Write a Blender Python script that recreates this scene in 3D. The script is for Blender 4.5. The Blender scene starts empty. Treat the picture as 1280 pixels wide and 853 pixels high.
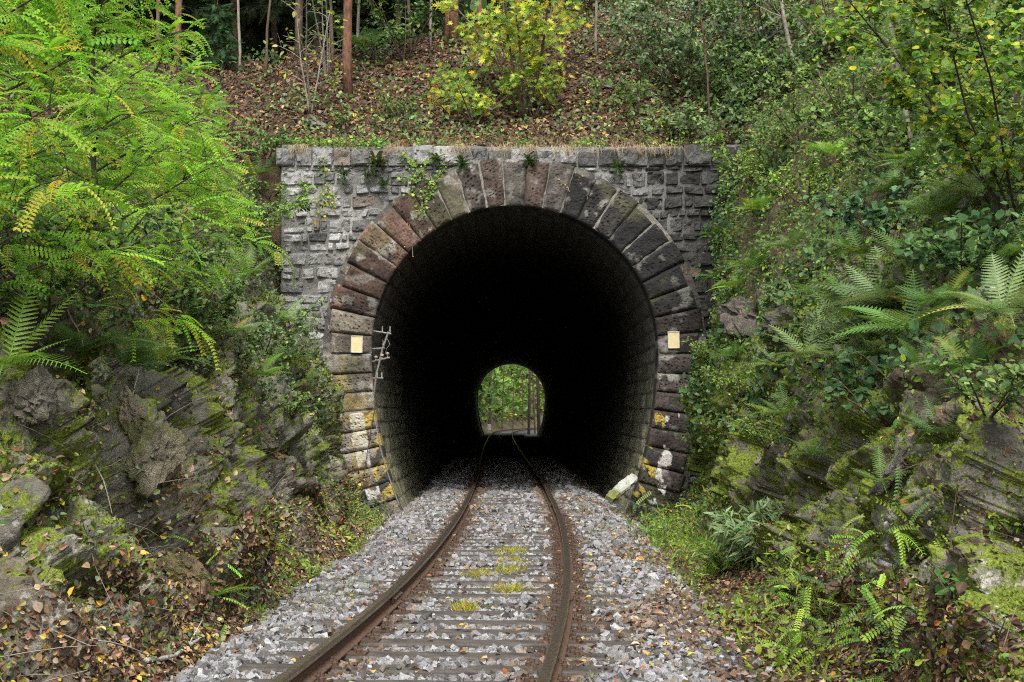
import bpy, math, random
import numpy as np
from mathutils import Vector
from mathutils.bvhtree import BVHTree

rng = np.random.default_rng(11)
random.seed(11)
sc = bpy.context.scene
COL = sc.collection
F, CXP, HYP, CH = 2100.0, 640.0, 516.0, 1.52      # photo pixels, eye height above the rail head
PY0 = 31.2                                         # distance of the portal face

def P(px, py, Y):
    return np.array([(px-CXP)/F*Y, Y, CH-(py-HYP)/F*Y])

# ------------------------------------------------------------------ noise
def _h(ix, iy, iz, s):
    h = (ix.astype(np.int64)*374761393 + iy.astype(np.int64)*668265263 + iz.astype(np.int64)*2147483647 + s*974634777) & 0xffffffff
    h = ((h ^ (h >> 13))*1274126177) & 0xffffffff
    h = ((h ^ (h >> 15))*2246822519) & 0xffffffff
    return ((h ^ (h >> 16)) & 0xffffff)/float(0xffffff)

def vnoise(p, s=0):
    p = np.asarray(p, float)
    i = np.floor(p).astype(np.int64); f = p-i
    f = f*f*f*(f*(f*6-15)+10)
    r = 0
    for dx in (0, 1):
        wx = f[..., 0] if dx else 1-f[..., 0]
        for dy in (0, 1):
            wy = f[..., 1] if dy else 1-f[..., 1]
            for dz in (0, 1):
                wz = f[..., 2] if dz else 1-f[..., 2]
                r = r + wx*wy*wz*_h(i[..., 0]+dx, i[..., 1]+dy, i[..., 2]+dz, s)
    return r*2-1

def fbm(p, o=4, s=0):
    p = np.asarray(p, float); a = 1.0; t = 0; n = 0
    for k in range(o):
        t = t+a*vnoise(p*(2.03**k)+17.3*k, s+k); n += a; a *= .5
    return t/n

def voro(p, s=0):
    p = np.asarray(p, float); i = np.floor(p).astype(np.int64)
    f1 = np.full(p.shape[:-1], 9.); f2 = f1.copy(); idv = np.zeros(p.shape[:-1])
    for dx in (-1, 0, 1):
        for dy in (-1, 0, 1):
            for dz in (-1, 0, 1):
                c = (i[..., 0]+dx, i[..., 1]+dy, i[..., 2]+dz)
                q = np.stack([c[0]+_h(*c, s+1), c[1]+_h(*c, s+2), c[2]+_h(*c, s+3)], -1)
                d = np.sqrt(((p-q)**2).sum(-1))
                nr = d < f1
                f2 = np.where(nr, f1, np.minimum(f2, d))
                idv = np.where(nr, _h(*c, s+4), idv)
                f1 = np.where(nr, d, f1)
    return f1, f2, idv

def facet(p, s=0, B=1.0):
    """angular blocks: every cell is a tilted plane"""
    p = np.asarray(p, float); i = np.floor(p).astype(np.int64)
    f1 = np.full(p.shape[:-1], 9.); f2 = f1.copy(); val = np.zeros(p.shape[:-1]); v2 = val.copy()
    for dx in (-1, 0, 1):
        for dy in (-1, 0, 1):
            for dz in (-1, 0, 1):
                c = (i[..., 0]+dx, i[..., 1]+dy, i[..., 2]+dz)
                q = np.stack([c[0]+_h(*c, s+1), c[1]+_h(*c, s+2), c[2]+_h(*c, s+3)], -1); e = p-q
                d = np.sqrt((e**2).sum(-1))
                v = _h(*c, s+4)-.5+B*(e[..., 1]*(_h(*c, s+5)-.5)+e[..., 2]*(_h(*c, s+6)-.5))
                nr = d < f1
                f2 = np.where(nr, f1, np.minimum(f2, d)); val = np.where(nr, v, val); f1 = np.where(nr, d, f1)
    return val, f2-f1

def sstep(a, b, x):
    t = np.clip((np.asarray(x, float)-a)/(b-a), 0, 1)
    return t*t*(3-2*t)

# ------------------------------------------------------------------ mesh helpers
def link(o, parent=None):
    COL.objects.link(o)
    if parent is not None: o.parent = parent
    return o

def mk(name, V, Fs, mat, parent=None, loc=None, col=None, smooth=False, uv=None, midx=None, attrs=None):
    """V world coordinates; Fs array (n,k) or list of arrays; col per-vertex colours"""
    V = np.asarray(V, float).reshape(-1, 3)
    if not isinstance(Fs, (list, tuple)): Fs = [Fs]
    Fs = [np.asarray(f, np.int64) for f in Fs if len(f)]
    off = np.zeros(3)
    if parent is not None:
        q = parent; off = np.zeros(3)
        while q is not None:
            off = off+np.array(q.location); q = q.parent
    if loc is None:
        loc = (0, 0, 0) if parent is not None else np.array([V[:, 0].mean(), V[:, 1].mean(), V[:, 2].min()])
        if parent is not None: V = V-off
        else: V = V-np.array(loc)
    else:
        loc = np.array(loc, float)
        if parent is not None: V = V-loc; loc = loc-off
        else: V = V-loc
    me = bpy.data.meshes.new(name)
    nl = sum(f.size for f in Fs); npoly = sum(len(f) for f in Fs)
    me.vertices.add(len(V)); me.vertices.foreach_set('co', V.astype(np.float32).ravel())
    me.loops.add(nl); me.loops.foreach_set('vertex_index', np.concatenate([f.ravel() for f in Fs]).astype(np.int32))
    me.polygons.add(npoly)
    tot = np.concatenate([np.full(len(f), f.shape[1]) for f in Fs])
    me.polygons.foreach_set('loop_start', (np.cumsum(tot)-tot).astype(np.int32))
    try: me.polygons.foreach_set('loop_total', tot.astype(np.int32))
    except Exception: pass
    me.polygons.foreach_set('use_smooth', np.full(npoly, bool(smooth)))
    if midx is not None: me.polygons.foreach_set('material_index', np.asarray(midx, np.int32))
    me.update(calc_edges=True)
    me.validate()
    for m in (mat if isinstance(mat, (list, tuple)) else [mat]): me.materials.append(m)
    if col is not None:
        a = me.color_attributes.new('Col', 'FLOAT_COLOR', 'POINT')
        c = np.ones((len(V), 4), np.float32); c[:, :3] = col
        a.data.foreach_set('color', c.ravel())
    if uv is not None:
        u = me.uv_layers.new(name='UVMap')
        li = np.concatenate([f.ravel() for f in Fs])
        u.data.foreach_set('uv', np.asarray(uv, np.float32)[li].ravel())
    o = bpy.data.objects.new(name, me); o.location = loc
    return link(o, parent)

def tag(o, label=None, cat=None, group=None, kind=None):
    if label: o['label'] = label
    if cat: o['category'] = cat
    if group: o['group'] = group
    if kind: o['kind'] = kind
    return o

def thing(name, loc, label, cat, group=None):
    o = bpy.data.objects.new(name, None); o.location = [float(v) for v in loc]; o.empty_display_size = .2
    link(o); return tag(o, label, cat, group)

def grid_faces(n, m, off=0):
    i = np.arange(n-1)[:, None]; j = np.arange(m-1)[None, :]
    a = i*m+j
    return (np.stack([a, a+1, a+m+1, a+m], -1).reshape(-1, 4)+off)

class MB:
    """collects pieces into one mesh"""
    def __init__(s): s.V = []; s.F = {}; s.C = []; s.n = 0
    def add(s, V, Fs, col=None):
        V = np.asarray(V, float).reshape(-1, 3)
        if not isinstance(Fs, (list, tuple)): Fs = [Fs]
        for f in Fs:
            f = np.asarray(f)
            if len(f): s.F.setdefault(f.shape[1], []).append(f+s.n)
        s.V.append(V); s.n += len(V)
        c = np.zeros((len(V), 3)); c[:] = (.5, .5, .5) if col is None else col
        s.C.append(c)
    def build(s, name, mat, parent=None, loc=None, smooth=False):
        Fs = [np.concatenate(v) for v in s.F.values()]
        return mk(name, np.concatenate(s.V), Fs, mat, parent, loc, np.concatenate(s.C), smooth)

def tube(pts, rad, n=5, cap=True):
    pts = np.asarray(pts, float); m = len(pts)
    rad = np.ones(m)*rad if np.isscalar(rad) else np.asarray(rad, float)
    t = np.gradient(pts, axis=0); t /= np.linalg.norm(t, axis=1)[:, None]+1e-9
    ref = np.array([0, 0, 1.]) if abs(t[:, 2]).mean() < .8 else np.array([0, 1., 0])
    a = np.cross(t, ref); a /= np.linalg.norm(a, axis=1)[:, None]+1e-9
    b = np.cross(t, a)
    th = np.arange(n)*2*math.pi/n
    V = pts[:, None]+rad[:, None, None]*(np.cos(th)[None, :, None]*a[:, None]+np.sin(th)[None, :, None]*b[:, None])
    V = V.reshape(-1, 3)
    i = np.arange(m-1)[:, None]*n; j = np.arange(n)[None]; j2 = (j+1) % n
    Fq = np.stack([i+j, i+j2, i+n+j2, i+n+j], -1).reshape(-1, 4)
    if cap:
        V = np.vstack([V, pts[0], pts[-1]])
        k = np.arange(n); k2 = (k+1) % n
        T = np.vstack([np.stack([k2, k, np.full(n, m*n)], -1), np.stack([k+(m-1)*n, k2+(m-1)*n, np.full(n, m*n+1)], -1)])
        return V, [Fq, T]
    return V, [Fq]

def box(c, s, R=None):
    c = np.array(c, float); s = np.array(s, float)/2
    V = np.array([[x, y, z] for x in (-1, 1) for y in (-1, 1) for z in (-1, 1)])*s
    if R is not None: V = V@np.asarray(R).T
    Fq = np.array([[0, 1, 3, 2], [4, 6, 7, 5], [0, 4, 5, 1], [2, 3, 7, 6], [0, 2, 6, 4], [1, 5, 7, 3]])
    return V+c, Fq

def bevel(o, w, seg=2):
    m = o.modifiers.new('bevel', 'BEVEL'); m.width = w; m.segments = seg; m.limit_method = 'ANGLE'
    return o

def unit(v): v = np.asarray(v, float); return v/(np.linalg.norm(v, axis=-1, keepdims=True)+1e-9)

def frames(d, up=None, roll=0.0):
    """columns X=d, Y=side, Z=normal"""
    d = unit(d); n = len(d)
    if up is None: up = np.tile([0, 0, 1.], (n, 1))
    up = up+rng.normal(0, .12, (n, 3))
    y = unit(np.cross(up, d)); z = np.cross(d, y)
    if np.any(roll):
        r = rng.normal(0, 1, n)[:, None]*roll
        y, z = y*np.cos(r)+z*np.sin(r), z*np.cos(r)-y*np.sin(r)
    return np.stack([d, y, z], -1)

def stamp(T, TF, pos, Rm, scale, col):
    T = np.asarray(T, float); n = len(pos); m = len(T)
    sca = np.asarray(scale, float)
    if sca.ndim == 1: sca = sca[:, None]
    L = T[None]*sca[:, None, :] if sca.shape[1] == 3 else T[None]*sca[:, :, None]
    V = np.einsum('nij,nmj->nmi', Rm, L)+np.asarray(pos)[:, None]
    if not isinstance(TF, (list, tuple)): TF = [TF]
    Fs = [(np.asarray(f)[None]+(np.arange(n)*m)[:, None, None]).reshape(-1, np.asarray(f).shape[1]) for f in TF]
    C = np.repeat(np.asarray(col), m, 0) if np.asarray(col).ndim == 2 else np.tile(col, (n*m, 1))
    return V.reshape(-1, 3), Fs, C

# leaf shapes: x along, y across, z normal
LEAF = (np.array([[0, 0, 0], [.28, .30, .07], [.68, .25, .05], [1, 0, -.06], [.68, -.25, .05], [.28, -.30, .07]]), np.array([[0, 3, 2, 1], [0, 5, 4, 3]]))
ROUND = (np.array([[0, 0, 0], [.18, .40, .08], [.62, .43, .06], [1, 0, -.08], [.62, -.43, .06], [.18, -.40, .08]]), np.array([[0, 3, 2, 1], [0, 5, 4, 3]]))
NARROW = (np.array([[0, 0, 0], [.35, .11, .03], [.7, .08, .0], [1, 0, -.12], [.7, -.08, .0], [.35, -.11, .03]]), np.array([[0, 3, 2, 1], [0, 5, 4, 3]]))
_ma = []
for a_, r_ in [(-150, .28), (-115, .42), (-95, .22), (-60, .62), (-38, .3), (-28, .75), (-14, .45), (0, 1.), (14, .45), (28, .75), (38, .3), (60, .62), (95, .22), (115, .42), (150, .28)]:
    _ma.append([.35+r_*.65*math.cos(math.radians(a_)), r_*.65*math.sin(math.radians(a_)), .06*abs(math.sin(math.radians(a_)))])
MAPLE = (np.array(_ma+[[.33, 0, .0]]), np.array([[15, k_, k_+1] for k_ in range(14)]))
BLADE = (np.array([[0, .012, 0], [0, -.012, 0], [.5, -.01, .10], [.5, .01, .10], [1, 0, -.05]]), [np.array([[0, 1, 2, 3]]), np.array([[3, 2, 4]])])

def pinnate(npairs=9, L=1.0, leaf=LEAF, ll=.17, droop=.25, shape=None, sweep=20, stalk=.12, width=1.0, fold=0.0):
    """one compound leaf or frond along +x in the xy plane"""
    T, TF = leaf; Vs = []; Fs = []; n = 0
    ts = np.linspace(stalk, 1, npairs)
    cur = lambda t: np.array([t*L*(1-.12*droop*t), 0, -droop*L*t*t*.5])
    for k, t in enumerate(ts):
        s = (ll if shape is None else ll*shape(t))
        for sd in (-1, 1):
            an = math.radians(90-sweep)*sd
            x = np.array([math.cos(an), math.sin(an), -.15-fold]); x = unit(x)
            z = np.array([0, 0, 1.]); y = unit(np.cross(z, x)); z = np.cross(x, y)
            V = (T*[s, s*width, s])@np.stack([x, y, z]) + cur(t)
            Vs.append(V); Fs.append(TF+n); n += len(V)
    if leaf is not PINNA:
        V = T*[ll, ll*width, ll]+cur(1); Vs.append(V); Fs.append(TF+n); n += len(V)
    rp = np.array([cur(t) for t in np.linspace(0, 1, 7)])
    w = .006*L
    V = np.concatenate([rp+[0, w, 0], rp+[0, -w, 0]]); i = np.arange(6)
    Fs.append(np.stack([i, i+7, i+8, i+1], -1)+n); Vs.append(V)
    return np.concatenate(Vs), np.concatenate(Fs)

# fern pinna: toothed blade from quads
_pv = []; _pf = []
for k in range(7):
    a, b = k/7, (k+1)/7; wd = .085*(1-a)**.75+.008
    for sd in (1, -1):
        n0 = len(_pv)
        _pv += [[a, 0, 0], [b, 0, 0], [b+.035, sd*wd, .015], [a+.045, sd*wd*1.02, .015]]
        _pf.append([n0, n0+1, n0+2, n0+3] if sd > 0 else [n0+3, n0+2, n0+1, n0])
PINNA = (np.array(_pv), np.array(_pf))

ROB = [pinnate(9+k, .28+.03*k, LEAF, .041, droop=.3+.3*k, sweep=12, width=.85, stalk=.14, fold=.12*k) for k in range(4)]
def fshape(t): return (math.sin(min(1, (t*1.5)**.8)*math.pi/2)*(1-t)**.62+.05)
FROND = [pinnate(18, 1.0, PINNA, .27, droop=d, shape=fshape, sweep=22, stalk=.13, fold=.1) for d in (.35, .7, 1.05)]

# ------------------------------------------------------------------ materials
def nt(name):
    m = bpy.data.materials.new(name); m.use_nodes = True
    t = m.node_tree; b = t.nodes['Principled BSDF']; return m, t, b
def N(t, typ, **k):
    n = t.nodes.new(typ)
    for a, v in k.items():
        if a.startswith('i_'): n.inputs[a[2:].replace('_', ' ')].default_value = v
        else: setattr(n, a, v)
    return n
def ramp(t, src, stops):
    r = t.nodes.new('ShaderNodeValToRGB'); e = r.color_ramp.elements
    while len(e) < len(stops): e.new(.5)
    for q, (p, c) in zip(e, stops): q.position = p; q.color = (*c, 1) if len(c) == 3 else c
    t.links.new(src, r.inputs[0]); return r.outputs[0]
def mixc(t, f, a, b, mode='MIX'):
    m = t.nodes.new('ShaderNodeMix'); m.data_type = 'RGBA'; m.blend_type = mode; m.clamp_factor = True
    for s, v in ((m.inputs[0], f), (m.inputs[6], a), (m.inputs[7], b)):
        if isinstance(v, bpy.types.NodeSocket): t.links.new(v, s)
        elif isinstance(v, (int, float)): s.default_value = v
        else: s.default_value = (*v, 1)
    return m.outputs[2]
def math_(t, op, a, b=0.0, c=None):
    m = t.nodes.new('ShaderNodeMath'); m.operation = op
    for k, v in enumerate((a, b) if c is None else (a, b, c)):
        if isinstance(v, bpy.types.NodeSocket): t.links.new(v, m.inputs[k])
        else: m.inputs[k].default_value = v
    return m.outputs[0]
def noise(t, scale, detail=4, rough=.55, vec=None, dist=0):
    n = N(t, 'ShaderNodeTexNoise'); n.inputs['Scale'].default_value = scale; n.inputs['Detail'].default_value = detail
    n.inputs['Roughness'].default_value = rough; n.inputs['Distortion'].default_value = dist
    if vec is None:
        g = t.nodes.get('GEO') or N(t, 'ShaderNodeNewGeometry'); g.name = 'GEO'; vec = g.outputs['Position']
    t.links.new(vec, n.inputs['Vector']); return n.outputs['Fac']
def scaled(t, sx, sy, sz, rot=(0, 0, 0)):
    g = t.nodes.get('GEO') or N(t, 'ShaderNodeNewGeometry'); g.name = 'GEO'
    m = N(t, 'ShaderNodeMapping'); m.inputs['Scale'].default_value = (sx, sy, sz); m.inputs['Rotation'].default_value = rot
    t.links.new(g.outputs['Position'], m.inputs[0]); return m.outputs[0]
def bump(t, b, h, dist=.02, st=1.0, prev=None):
    n = N(t, 'ShaderNodeBump'); n.inputs['Strength'].default_value = st; n.inputs['Distance'].default_value = dist
    t.links.new(h, n.inputs['Height'])
    if prev is not None: t.links.new(prev, n.inputs['Normal'])
    t.links.new(n.outputs[0], b.inputs['Normal']); return n.outputs[0]
def attr(t):
    a = N(t, 'ShaderNodeAttribute', attribute_name='Col'); return a

def leaf_mat(name, trans=.4, rough=.5, spec=.35):
    m, t, b = nt(name); a = attr(t)
    b.inputs['Roughness'].default_value = rough; b.inputs['Specular IOR Level'].default_value = spec
    c = mixc(t, .5, a.outputs['Color'], ramp(t, noise(t, 40, 2), [(0.3, (.6, .6, .6)), (.7, (1.3, 1.3, 1.3))]), 'MULTIPLY')
    t.links.new(c, b.inputs['Base Color'])
    if trans > 0:
        tr = N(t, 'ShaderNodeBsdfTranslucent'); mx = N(t, 'ShaderNodeMixShader'); mx.inputs[0].default_value = trans
        c2 = mixc(t, 1.0, c, (1.25, 1.2, .8), 'MULTIPLY'); t.links.new(c2, tr.inputs[0])
        t.links.new(b.outputs[0], mx.inputs[1]); t.links.new(tr.outputs[0], mx.inputs[2])
        t.links.new(mx.outputs[0], t.nodes['Material Output'].inputs[0])
    return m
M_leaf = leaf_mat('green_leaf', .42)
M_rob = leaf_mat('sunlit_compound_leaf', .58)
M_dry = leaf_mat('dry_leaf', .12, .7, .2)
M_needle = leaf_mat('needle', .12, .6, .2)

def bark_mat(name, c1, c2, sc_=25):
    m, t, b = nt(name)
    n = noise(t, sc_, 4, .6, scaled(t, 1, 1, .25))
    t.links.new(ramp(t, n, [(.3, c1), (.7, c2)]), b.inputs['Base Color']); b.inputs['Roughness'].default_value = .9
    bump(t, b, n, .02); return m
M_bark = bark_mat('brown_bark', (.035, .022, .014), (.13, .085, .055))
M_red = bark_mat('reddish_pine_bark', (.05, .022, .012), (.20, .09, .05))
M_grey = bark_mat('grey_bark', (.09, .08, .06), (.28, .25, .2))
M_birch = bark_mat('pale_stick', (.22, .2, .17), (.55, .52, .47))
M_dark = bark_mat('dark_twig', (.02, .014, .01), (.07, .05, .035))

def mat_attr(name, rough=.85, ns=30, bd=.01, contrast=.45, spec=.3, fine=120):
    m, t, b = nt(name); a = attr(t)
    n = noise(t, ns, 6, .65)
    v = ramp(t, n, [(.25, (1-contrast,)*3), (.75, (1+contrast,)*3)])
    c = mixc(t, 1.0, a.outputs['Color'], v, 'MULTIPLY')
    n2 = noise(t, fine, 3, .6)
    c = mixc(t, 1.0, c, ramp(t, n2, [(.3, (.75,)*3), (.7, (1.2,)*3)]), 'MULTIPLY')
    t.links.new(c, b.inputs['Base Color']); b.inputs['Roughness'].default_value = rough; b.inputs['Specular IOR Level'].default_value = spec
    bump(t, b, math_(t, 'ADD', n, n2), bd); return m
M_gravel = mat_attr('ballast_stone', .7, 60, .004, .35)
M_masonry = mat_attr('rubble_stone', .85, 14, .02, .55)
M_arch = mat_attr('red_sandstone', .8, 18, .012, .5)
M_mortar = mat_attr('lime_mortar', .95, 20, .015, .4)
M_boulder = mat_attr('boulder_stone', .85, 8, .03, .6)
M_wood = mat_attr('sleeper_wood', .8, 10, .005, .3)

def bank_mat(name, rockcol):
    m, t, b = nt(name); a = attr(t)
    sp = N(t, 'ShaderNodeSeparateColor'); t.links.new(a.outputs['Color'], sp.inputs[0])
    R, G, B = sp.outputs
    str_ = scaled(t, 1.0, 1/.9, 1/1.15, (math.radians(-60), 0, 0)); str_.node.vector_type = 'TEXTURE'
    n1 = noise(t, 2.2, 8, .62, str_, .4); n2 = noise(t, 11, 6, .65); n3 = noise(t, 55, 4, .6)
    rock = ramp(t, n1, [(.30, (.05, .045, .037)), (.42, (.10, .094, .076)), (.58, rockcol), (.74, (.30, .29, .24))])
    rock = mixc(t, ramp(t, noise(t, 1.3, 4), [(.5, (0, 0, 0)), (.68, (.6, .6, .6))]), rock, (.13, .075, .04))
    rock = mixc(t, 1.0, rock, ramp(t, n2, [(.3, (.72,)*3), (.72, (1.25,)*3)]), 'MULTIPLY')
    lich = math_(t, 'MULTIPLY', B, ramp(t, noise(t, 16, 5, .7), [(.50, (0, 0, 0)), (.58, (.8, .8, .8))]))
    rock = mixc(t, lich, rock, (.52, .5, .45))
    soil = ramp(t, n3, [(.3, (.03, .019, .012)), (.7, (.12, .08, .05))])
    c = mixc(t, math_(t, 'MULTIPLY_ADD', math_(t, 'SUBTRACT', n2, .5), 1.5, R), soil, rock)
    mossf = ramp(t, math_(t, 'MULTIPLY_ADD', math_(t, 'SUBTRACT', noise(t, 5, 6, .7), .5), 2.2, G), [(.42, (0, 0, 0)), (.6, (1, 1, 1))])
    moss = ramp(t, n3, [(.3, (.035, .052, .008)), (.7, (.19, .235, .03))])
    c = mixc(t, mossf, c, moss)
    t.links.new(c, b.inputs['Base Color']); b.inputs['Roughness'].default_value = .9; b.inputs['Specular IOR Level'].default_value = .25
    h = math_(t, 'MULTIPLY_ADD', n1, 3.0, math_(t, 'MULTIPLY_ADD', n2, .7, math_(t, 'MULTIPLY', n3, .35)))
    bump(t, b, h, .035, 1.0); return m
M_bank = bank_mat('rock_and_soil', (.15, .145, .115))

def simple(name, c, rough=.6, metal=0, var=.3, ns=30, bd=.003):
    m, t, b = nt(name); n = noise(t, ns, 4)
    t.links.new(mixc(t, 1.0, c, ramp(t, n, [(.3, (1-var,)*3), (.7, (1+var,)*3)]), 'MULTIPLY'), b.inputs['Base Color'])
    b.inputs['Roughness'].default_value = rough; b.inputs['Metallic'].default_value = metal; bump(t, b, n, bd); return m
M_railhead = simple('worn_rail_steel', (.27, .21, .165), .27, .85, .35, 25, .001)
M_rust = simple('rail_rust', (.085, .045, .026), .8, .1, .5, 40, .004)
M_bolt = simple('rusty_fitting', (.06, .035, .022), .85, .1, .4, 60, .004)
M_plate = simple('cream_plate', (.50, .43, .23), .5, 0, .12, 18, .001)
M_rim = simple('pale_plate_rim', (.42, .41, .36), .5, 0, .1)
M_galv = simple('weathered_galvanised_steel', (.16, .16, .14), .6, .3, .35)
M_porc = simple('brown_porcelain', (.35, .25, .2), .3)
M_soil = simple('dark_soil', (.05, .034, .022), .95, 0, .6, 20, .02)
def lining_mat():
    m, t, b = nt('tunnel_lining_stone')
    uv = N(t, 'ShaderNodeUVMap'); br = N(t, 'ShaderNodeTexBrick'); t.links.new(uv.outputs[0], br.inputs['Vector'])
    br.inputs['Scale'].default_value = 1; br.inputs['Brick Width'].default_value = .55; br.inputs['Row Height'].default_value = .3
    br.inputs['Mortar Size'].default_value = .02; br.inputs['Mortar Smooth'].default_value = .5
    br.inputs['Color1'].default_value = (.21, .20, .145, 1); br.inputs['Color2'].default_value = (.15, .14, .11, 1); br.inputs['Mortar'].default_value = (.17, .16, .125, 1)
    g = noise(t, 3.0, 6, .7); z = N(t, 'ShaderNodeSeparateXYZ'); t.links.new(t.nodes['GEO'].outputs['Position'], z.inputs[0])
    c = mixc(t, 1.0, br.outputs['Color'], ramp(t, g, [(.3, (.45,)*3), (.75, (1.5,)*3)]), 'MULTIPLY')
    low = math_(t, 'SUBTRACT', 1.0, math_(t, 'MULTIPLY', z.outputs[2], .28))
    c = mixc(t, math_(t, 'MULTIPLY', low, ramp(t, noise(t, 2.2, 5, .6), [(.35, (0, 0, 0)), (.65, (.8, .8, .8))])), c, (.15, .16, .06))
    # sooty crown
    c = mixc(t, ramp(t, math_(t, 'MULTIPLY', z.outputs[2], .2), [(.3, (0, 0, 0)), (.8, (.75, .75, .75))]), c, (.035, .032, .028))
    c = mixc(t, ramp(t, math_(t, 'MULTIPLY', z.outputs[1], .01), [(.33, (0, 0, 0)), (.6, (1, 1, 1))]), c, (.016, .015, .014))   # shade put into the sooty colour: lining darkens towards the far end
    t.links.new(c, b.inputs['Base Color']); b.inputs['Roughness'].default_value = .9
    bump(t, b, math_(t, 'MULTIPLY_ADD', br.outputs['Fac'], -.4, noise(t, 14, 5, .6)), .04); return m
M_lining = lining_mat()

# ------------------------------------------------------------------ terrain
KL = [(5,  [(1.75, -.45), (2.5, -.25), (3.1, .25), (3.6, 1.3), (4.2, 2.4), (5.3, 3.3), (9, 4.2), (26, 7)]),
      (14, [(1.75, -.45), (2.45, -.3), (2.85, .35), (3.3, 1.2), (3.9, 2.3), (5.0, 3.4), (8, 4.6), (26, 8)]),
      (22, [(1.75, -.45), (2.4, -.3), (2.8, .35), (3.15, 1.3), (3.75, 2.5), (4.7, 3.9), (7.5, 5.0), (26, 8)]),
      (31.2, [(2.2, -.45), (2.95, -.3), (3.28, .3), (3.58, 1.75), (3.9, 2.95), (4.4, 4.3), (5.0, 5.9), (26, 7.5)])]
KR = [(5,  [(1.6, -.45), (2.4, -.3), (2.85, .2), (3.25, 1.2), (3.8, 2.2), (4.9, 3.5), (8.5, 7), (26, 20)]),
      (15, [(1.6, -.45), (2.6, -.3), (2.9, .25), (3.3, 1.3), (3.85, 2.35), (4.9, 3.6), (7.5, 6.7), (26, 20)]),
      (24, [(1.7, -.45), (2.9, -.3), (3.15, .3), (3.45, 1.4), (3.8, 2.6), (4.5, 4.2), (6.5, 6.8), (26, 20)]),
      (31.2, [(2.3, -.45), (3.2, -.25), (3.45, .3), (3.58, 1.4), (3.68, 3.0), (3.85, 5.0), (4.4, 6.9), (26, 20)])]
def prof(K, y, t):
    """t 0..7 control param, arrays broadcast"""
    ky = np.array([k[0] for k in K], float); A = np.array([k[1] for k in K])   # (nk,8,2)
    y = np.clip(y, ky[0], ky[-1]); i = np.clip(np.searchsorted(ky, y)-1, 0, len(ky)-2)
    w = sstep(0, 1, (y-ky[i])/(ky[i+1]-ky[i]))*.6+.4*(y-ky[i])/(ky[i+1]-ky[i])
    j = np.clip(np.floor(t).astype(int), 0, 6); f = t-j
    def at(ii): return A[ii, j]*(1-f)[..., None]+A[ii, j+1]*f[..., None]
    return at(i)*(1-w)[..., None]+at(i+1)*w[..., None]

def make_bank(sign, name, K, seed):
    ny, nt_ = 1150, 430
    y = 6.2*(31.75/6.2)**(np.linspace(0, 1, ny))
    tt = np.concatenate([np.linspace(0, 5.2, 370), 5.2+1.8*np.linspace(0, 1, 61)[1:]**1.6])
    Yg, Tg = np.meshgrid(y, tt, indexing='ij')
    # smooth the profile by averaging neighbours in t
    Q = sum(prof(K, Yg, np.clip(Tg+d, 0, 6.999)) for d in (-.3, -.15, 0, .15, .3))/5
    Q[:, 0] = prof(K, Yg[:, 0], Tg[:, 0])
    X = Q[..., 0]*sign; Z = Q[..., 1]
    V = np.stack([X, Yg, Z], -1)
    dt = np.gradient(V, axis=1); dy = np.gradient(V, axis=0)
    n = unit(np.cross(dy, dt)); n *= np.sign(n[..., 2:3]+1e-6)*1.0
    n = np.where((n[..., 0:1]*sign) > 0.15, -n, n)
    p = V.copy()
    rockm = sstep(.9, 1.8, Tg)*(1-sstep(4.1, 5.2, Tg+.9*fbm(p*.5, 3, seed+9)))
    edge = sstep(0, 1.2, Tg)*(1-sstep(29.8, 31.0, Yg)*.85)
    big = fbm(p*[.5, .45, .5], 4, seed)*.38
    th = math.radians(60 if sign > 0 else 72)
    u = p[..., 1]*math.cos(th)-p[..., 2]*math.sin(th)*1.0; v = p[..., 1]*math.sin(th)+p[..., 2]*math.cos(th)
    wob = fbm(p*1.3, 3, seed+5)*.35
    q = np.stack([p[..., 0]*.8, (u+wob)*.75, (v+wob)*1.25], -1)
    fa, ga = facet(q, seed+3, 1.6)
    blk = fa*.66+np.clip(ga*9, 0, 1)*.17
    q2 = np.stack([p[..., 0]*2.6, (u+wob*.6)*2.6, (v+wob*.6)*4.4], -1)
    fb, gb = facet(q2+fbm(p*4, 2, seed+15)[..., None]*.35, seed+8, 1.8)
    q3 = np.stack([p[..., 0]*7, (u+wob*.8)*7, (v+wob*.8)*12], -1)+fbm(p*6, 2, seed+16)[..., None]*.5; fc_, gc_ = facet(q3, seed+18, 1.5)
    fd_, gd_ = facet(q3*2.3+3.3, seed+28, 1.5)
    blk2 = fb*.16+np.clip(gb*8, 0, 1)*.06+fc_*.05+fd_*.018
    fine = fbm(p*5, 3, seed+12)*.03+fbm(p*18, 2, seed+13)*.008
    D = big*edge+(blk+blk2)*rockm*edge+fine*(.35+.65*edge)
    D = D-.22*rockm
    V = V+n*D[..., None]
    V[..., 0] = np.where(np.abs(V[..., 0]) < 1.5, 1.5*sign, V[..., 0])
    rock = rockm*sstep(-.35, .35, fbm(p*.8, 3, seed+20)+.5)
    nn = unit(np.cross(np.gradient(V, axis=0), np.gradient(V, axis=1))); up = np.abs(nn[..., 2])
    moss = .30+.30*fbm(p*1.1, 3, seed+30)+.35*(up-.4)*rock
    if sign > 0: moss = moss+.15*sstep(18, 26, Yg)+.24
    moss = moss*(1-.5*(1-rock))+(.16 if sign < 0 else 0)*rock
    streak = vnoise(np.stack([p[..., 0]*.3, u*.32, v*2.1], -1), seed+40)
    vein = sstep(.42, .58, streak)*rock*(1.0 if sign > 0 else .5)
    C = np.stack([np.clip(rock, 0, 1), np.clip(moss, 0, 1), vein], -1)
    o = mk(name, V, grid_faces(ny, nt_), M_bank, loc=(0, 0, 0), col=C.reshape(-1, 3), smooth=True)
    tag(o, kind='structure'); return V, rock, up, (Yg, Tg)

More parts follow.
